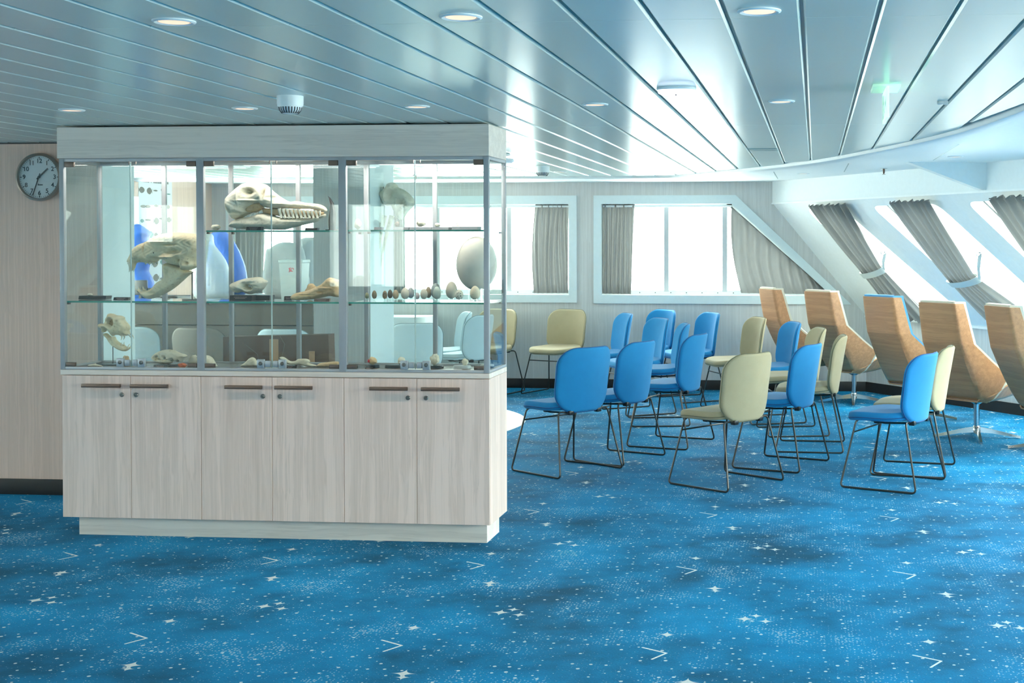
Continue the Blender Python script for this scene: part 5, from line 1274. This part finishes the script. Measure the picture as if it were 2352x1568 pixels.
mb.tube([(4 * s + 3.2 * s * math.cos(a), yq, 72 * s + 4 * s * math.sin(a)) for a in np.linspace(0, 5, 12)], .003, 5); mb.tube([(-4 * s, yq, 66 * s), (-1 * s, yq, 78 * s)], .003, 5); mb.tube([(-5 * s, yq, 76 * s), (1 * s, yq, 68 * s)], .003, 5); mb.build('red_mark', 'red', t)
t = thing('laptop', 'black folded laptop on the counter beneath the bear skull jaw', 'laptop', (*at(395, 688, 11.25)[:2], KZ))
mb = MB(); mb.box(-.13, .13, -.09, .09, 0, .02, 0, .004); mb.build('keyboard_base', 'black', t); mb = MB(); mb.box(-.13, .13, -.09, .09, .021, .034, 0, .004); mb.build('screen_lid', 'black', t)
t = thing('card_reader', 'grey keypad box on the counter behind the bear skull jaw', 'keypad', (*at(352, 688, 11.22)[:2], KZ))
mb = MB(); mb.prism([(-.045, -.05, 0), (.045, -.05, 0), (.045, -.04, .10), (-.045, -.04, .10)], (0, 0, 0), (0, .05, 0)); mb.build('body', 'grey', t, 0); mb = MB()
for i in range(3):
    for j in range(4): mb.box(-.03 + i * .022, -.014 + i * .022, -.051 + .002 * j, -.045, .02 + j * .018, .033 + j * .018)
mb.build('keys', 'lightgrey', t, 0)
t = thing('monitor', 'dark screen standing on the counter beside the blue jacket', 'screen', (*at(318, 688, 11.16)[:2], KZ))
mb = MB(); mb.box(-.06, .08, -.01, .015, .04, .17, 0, .004); mb.build('screen', 'black', t); mb = MB(); mb.box(-.03, .05, -.03, .05, 0, .008); mb.box(0, .02, .005, .02, .005, .06); mb.build('stand', 'black', t, 0)
# large cardboard box standing on the floor behind the cabinet
YK = 7.75; cl, cr_ = at(520, 800, YK)[0], at(768, 800, YK)[0]; zt = at(640, 766, YK)[2]
t = thing('cardboard_box', 'flat brown cardboard box standing on edge behind the middle case', 'box', ((cl + cr_) / 2, YK, 0)); w = (cr_ - cl) / 2
mb = MB(); mb.loft([[(-w, -.05, 0), (w, -.05, 0), (w, .06, 0), (-w, .06, 0)], [(-w - .0, -.045, zt * .98), (w - .02, -.045, zt), (w - .02, .055, zt), (-w, .055, zt * .98)]]); mb.build('carton', 'card', t, 0)
mb = MB(); mb.box(-.045, .01, -.0535, -.05, .5, zt - .03); mb.box(.2, .235, -.0535, -.05, .55, zt - .1); mb.build('tape', plain('pale_packing_tape', srgb(168, 132, 100), .3), t, 0)
mb = MB(); mb.tube([(-.2, -.052, zt - .06), (-.12, -.053, zt - .12), (-.1, -.053, zt - .22), (-.14, -.053, zt - .3)], .002, 5); mb.tube([(.02, -.053, zt - .01), (.05, -.054, zt - .06), (.03, -.053, zt - .14)], .002, 5); mb.build('loose_strap', 'dark', t)
# pale curved desk by the back wall, seen through the right case
YK = 12.98; dl, dr = at(850, 720, YK)[0], at(976, 720, YK)[0]; dz = at(930, 727, YK)[2]
t = thing('curved_desk', 'pale desk with a white rounded ledge beside the pillar, seen through the right case', 'desk', ((dl + dr) / 2, YK, 0)); w = (dr - dl) / 2
arc = lambda W_, D: [(-W_, D, 0), (-W_, -.05, 0)] + [(W_ - .12 + .12 * math.sin(a), -.05 - D * 0 + .25 - .25 * math.cos(a), 0) for a in np.linspace(0, math.pi / 2, 8)] + [(W_, D, 0)]
Pd = arc(w - .02, .38); mb = MB(); mb.prism(Pd, (0, 0, 0), (0, 0, dz - .12)); mb.build('front_panel', 'paleblue', t, 30)
Pd = arc(w + .03, .40); mb = MB(); mb.prism([(a, b - .04, c) for a, b, c in Pd], (0, 0, dz - .12), (0, 0, dz)); mb.build('ledge', 'white', t, 30)
# walrus skull hung on the pillar side
YW = 8.95; t = thing('walrus_skull', 'grey tusked skull hung on the pillar, seen through the right case', 'skull', (-2.984, YW, 1.45)); B = np.array([-2.984, YW, 1.45])
CW = ((780, 400), 5.88)
pts = [(535, 255), (590, 215), (632, 165), (650, 125), (710, 112), (765, 130), (790, 175), (870, 210), (940, 265), (985, 320), (1012, 380), (985, 440), (920, 510), (880, 570), (840, 620), (790, 600), (740, 500), (700, 430), (620, 420), (575, 350), (545, 300)]
def cw(x, y): return crop([(x, y)], *CW, YW, B)[0]
mb = MB(); inflate(mb, spline(crop(pts, *CW, YW, B), 4), .07, .04, res=.005, dents=[(*cw(720, 290), .035, .035, .035), (*cw(860, 400), .03, .035, .025), (*cw(800, 400), .006, .03, -.012), (*cw(640, 300), .006, .03, -.014)], rough=.002); mb.build('cranium', 'bonegrey', t, 60)
for (xa, ya), (xb, yb_) in (((720, 560), (560, 1330)), ((640, 560), (540, 1310))):
    p0, p1 = cw(xa, ya), cw(xb, yb_); mb = MB(); P = [(p0[0] + (p1[0] - p0[0]) * s - .012 * math.sin(math.pi * s), -.02 - .03 * (xa == 640), p0[1] + (p1[1] - p0[1]) * s) for s in np.linspace(0, 1, 9)]
    mb.tube(P, [.017 * (1 - .8 * s) for s in np.linspace(0, 1, 9)], 10); mb.build('tusk', 'bonegrey', t)
mb = MB(); q = cw(560, 210); mb.tube([(q[0], .05, q[1] + .03), (q[0] + .02, 0, q[1]), (q[0] + .06, -.01, q[1] - .03)], .003, 5); mb.build('wire_hanger', 'black', t)
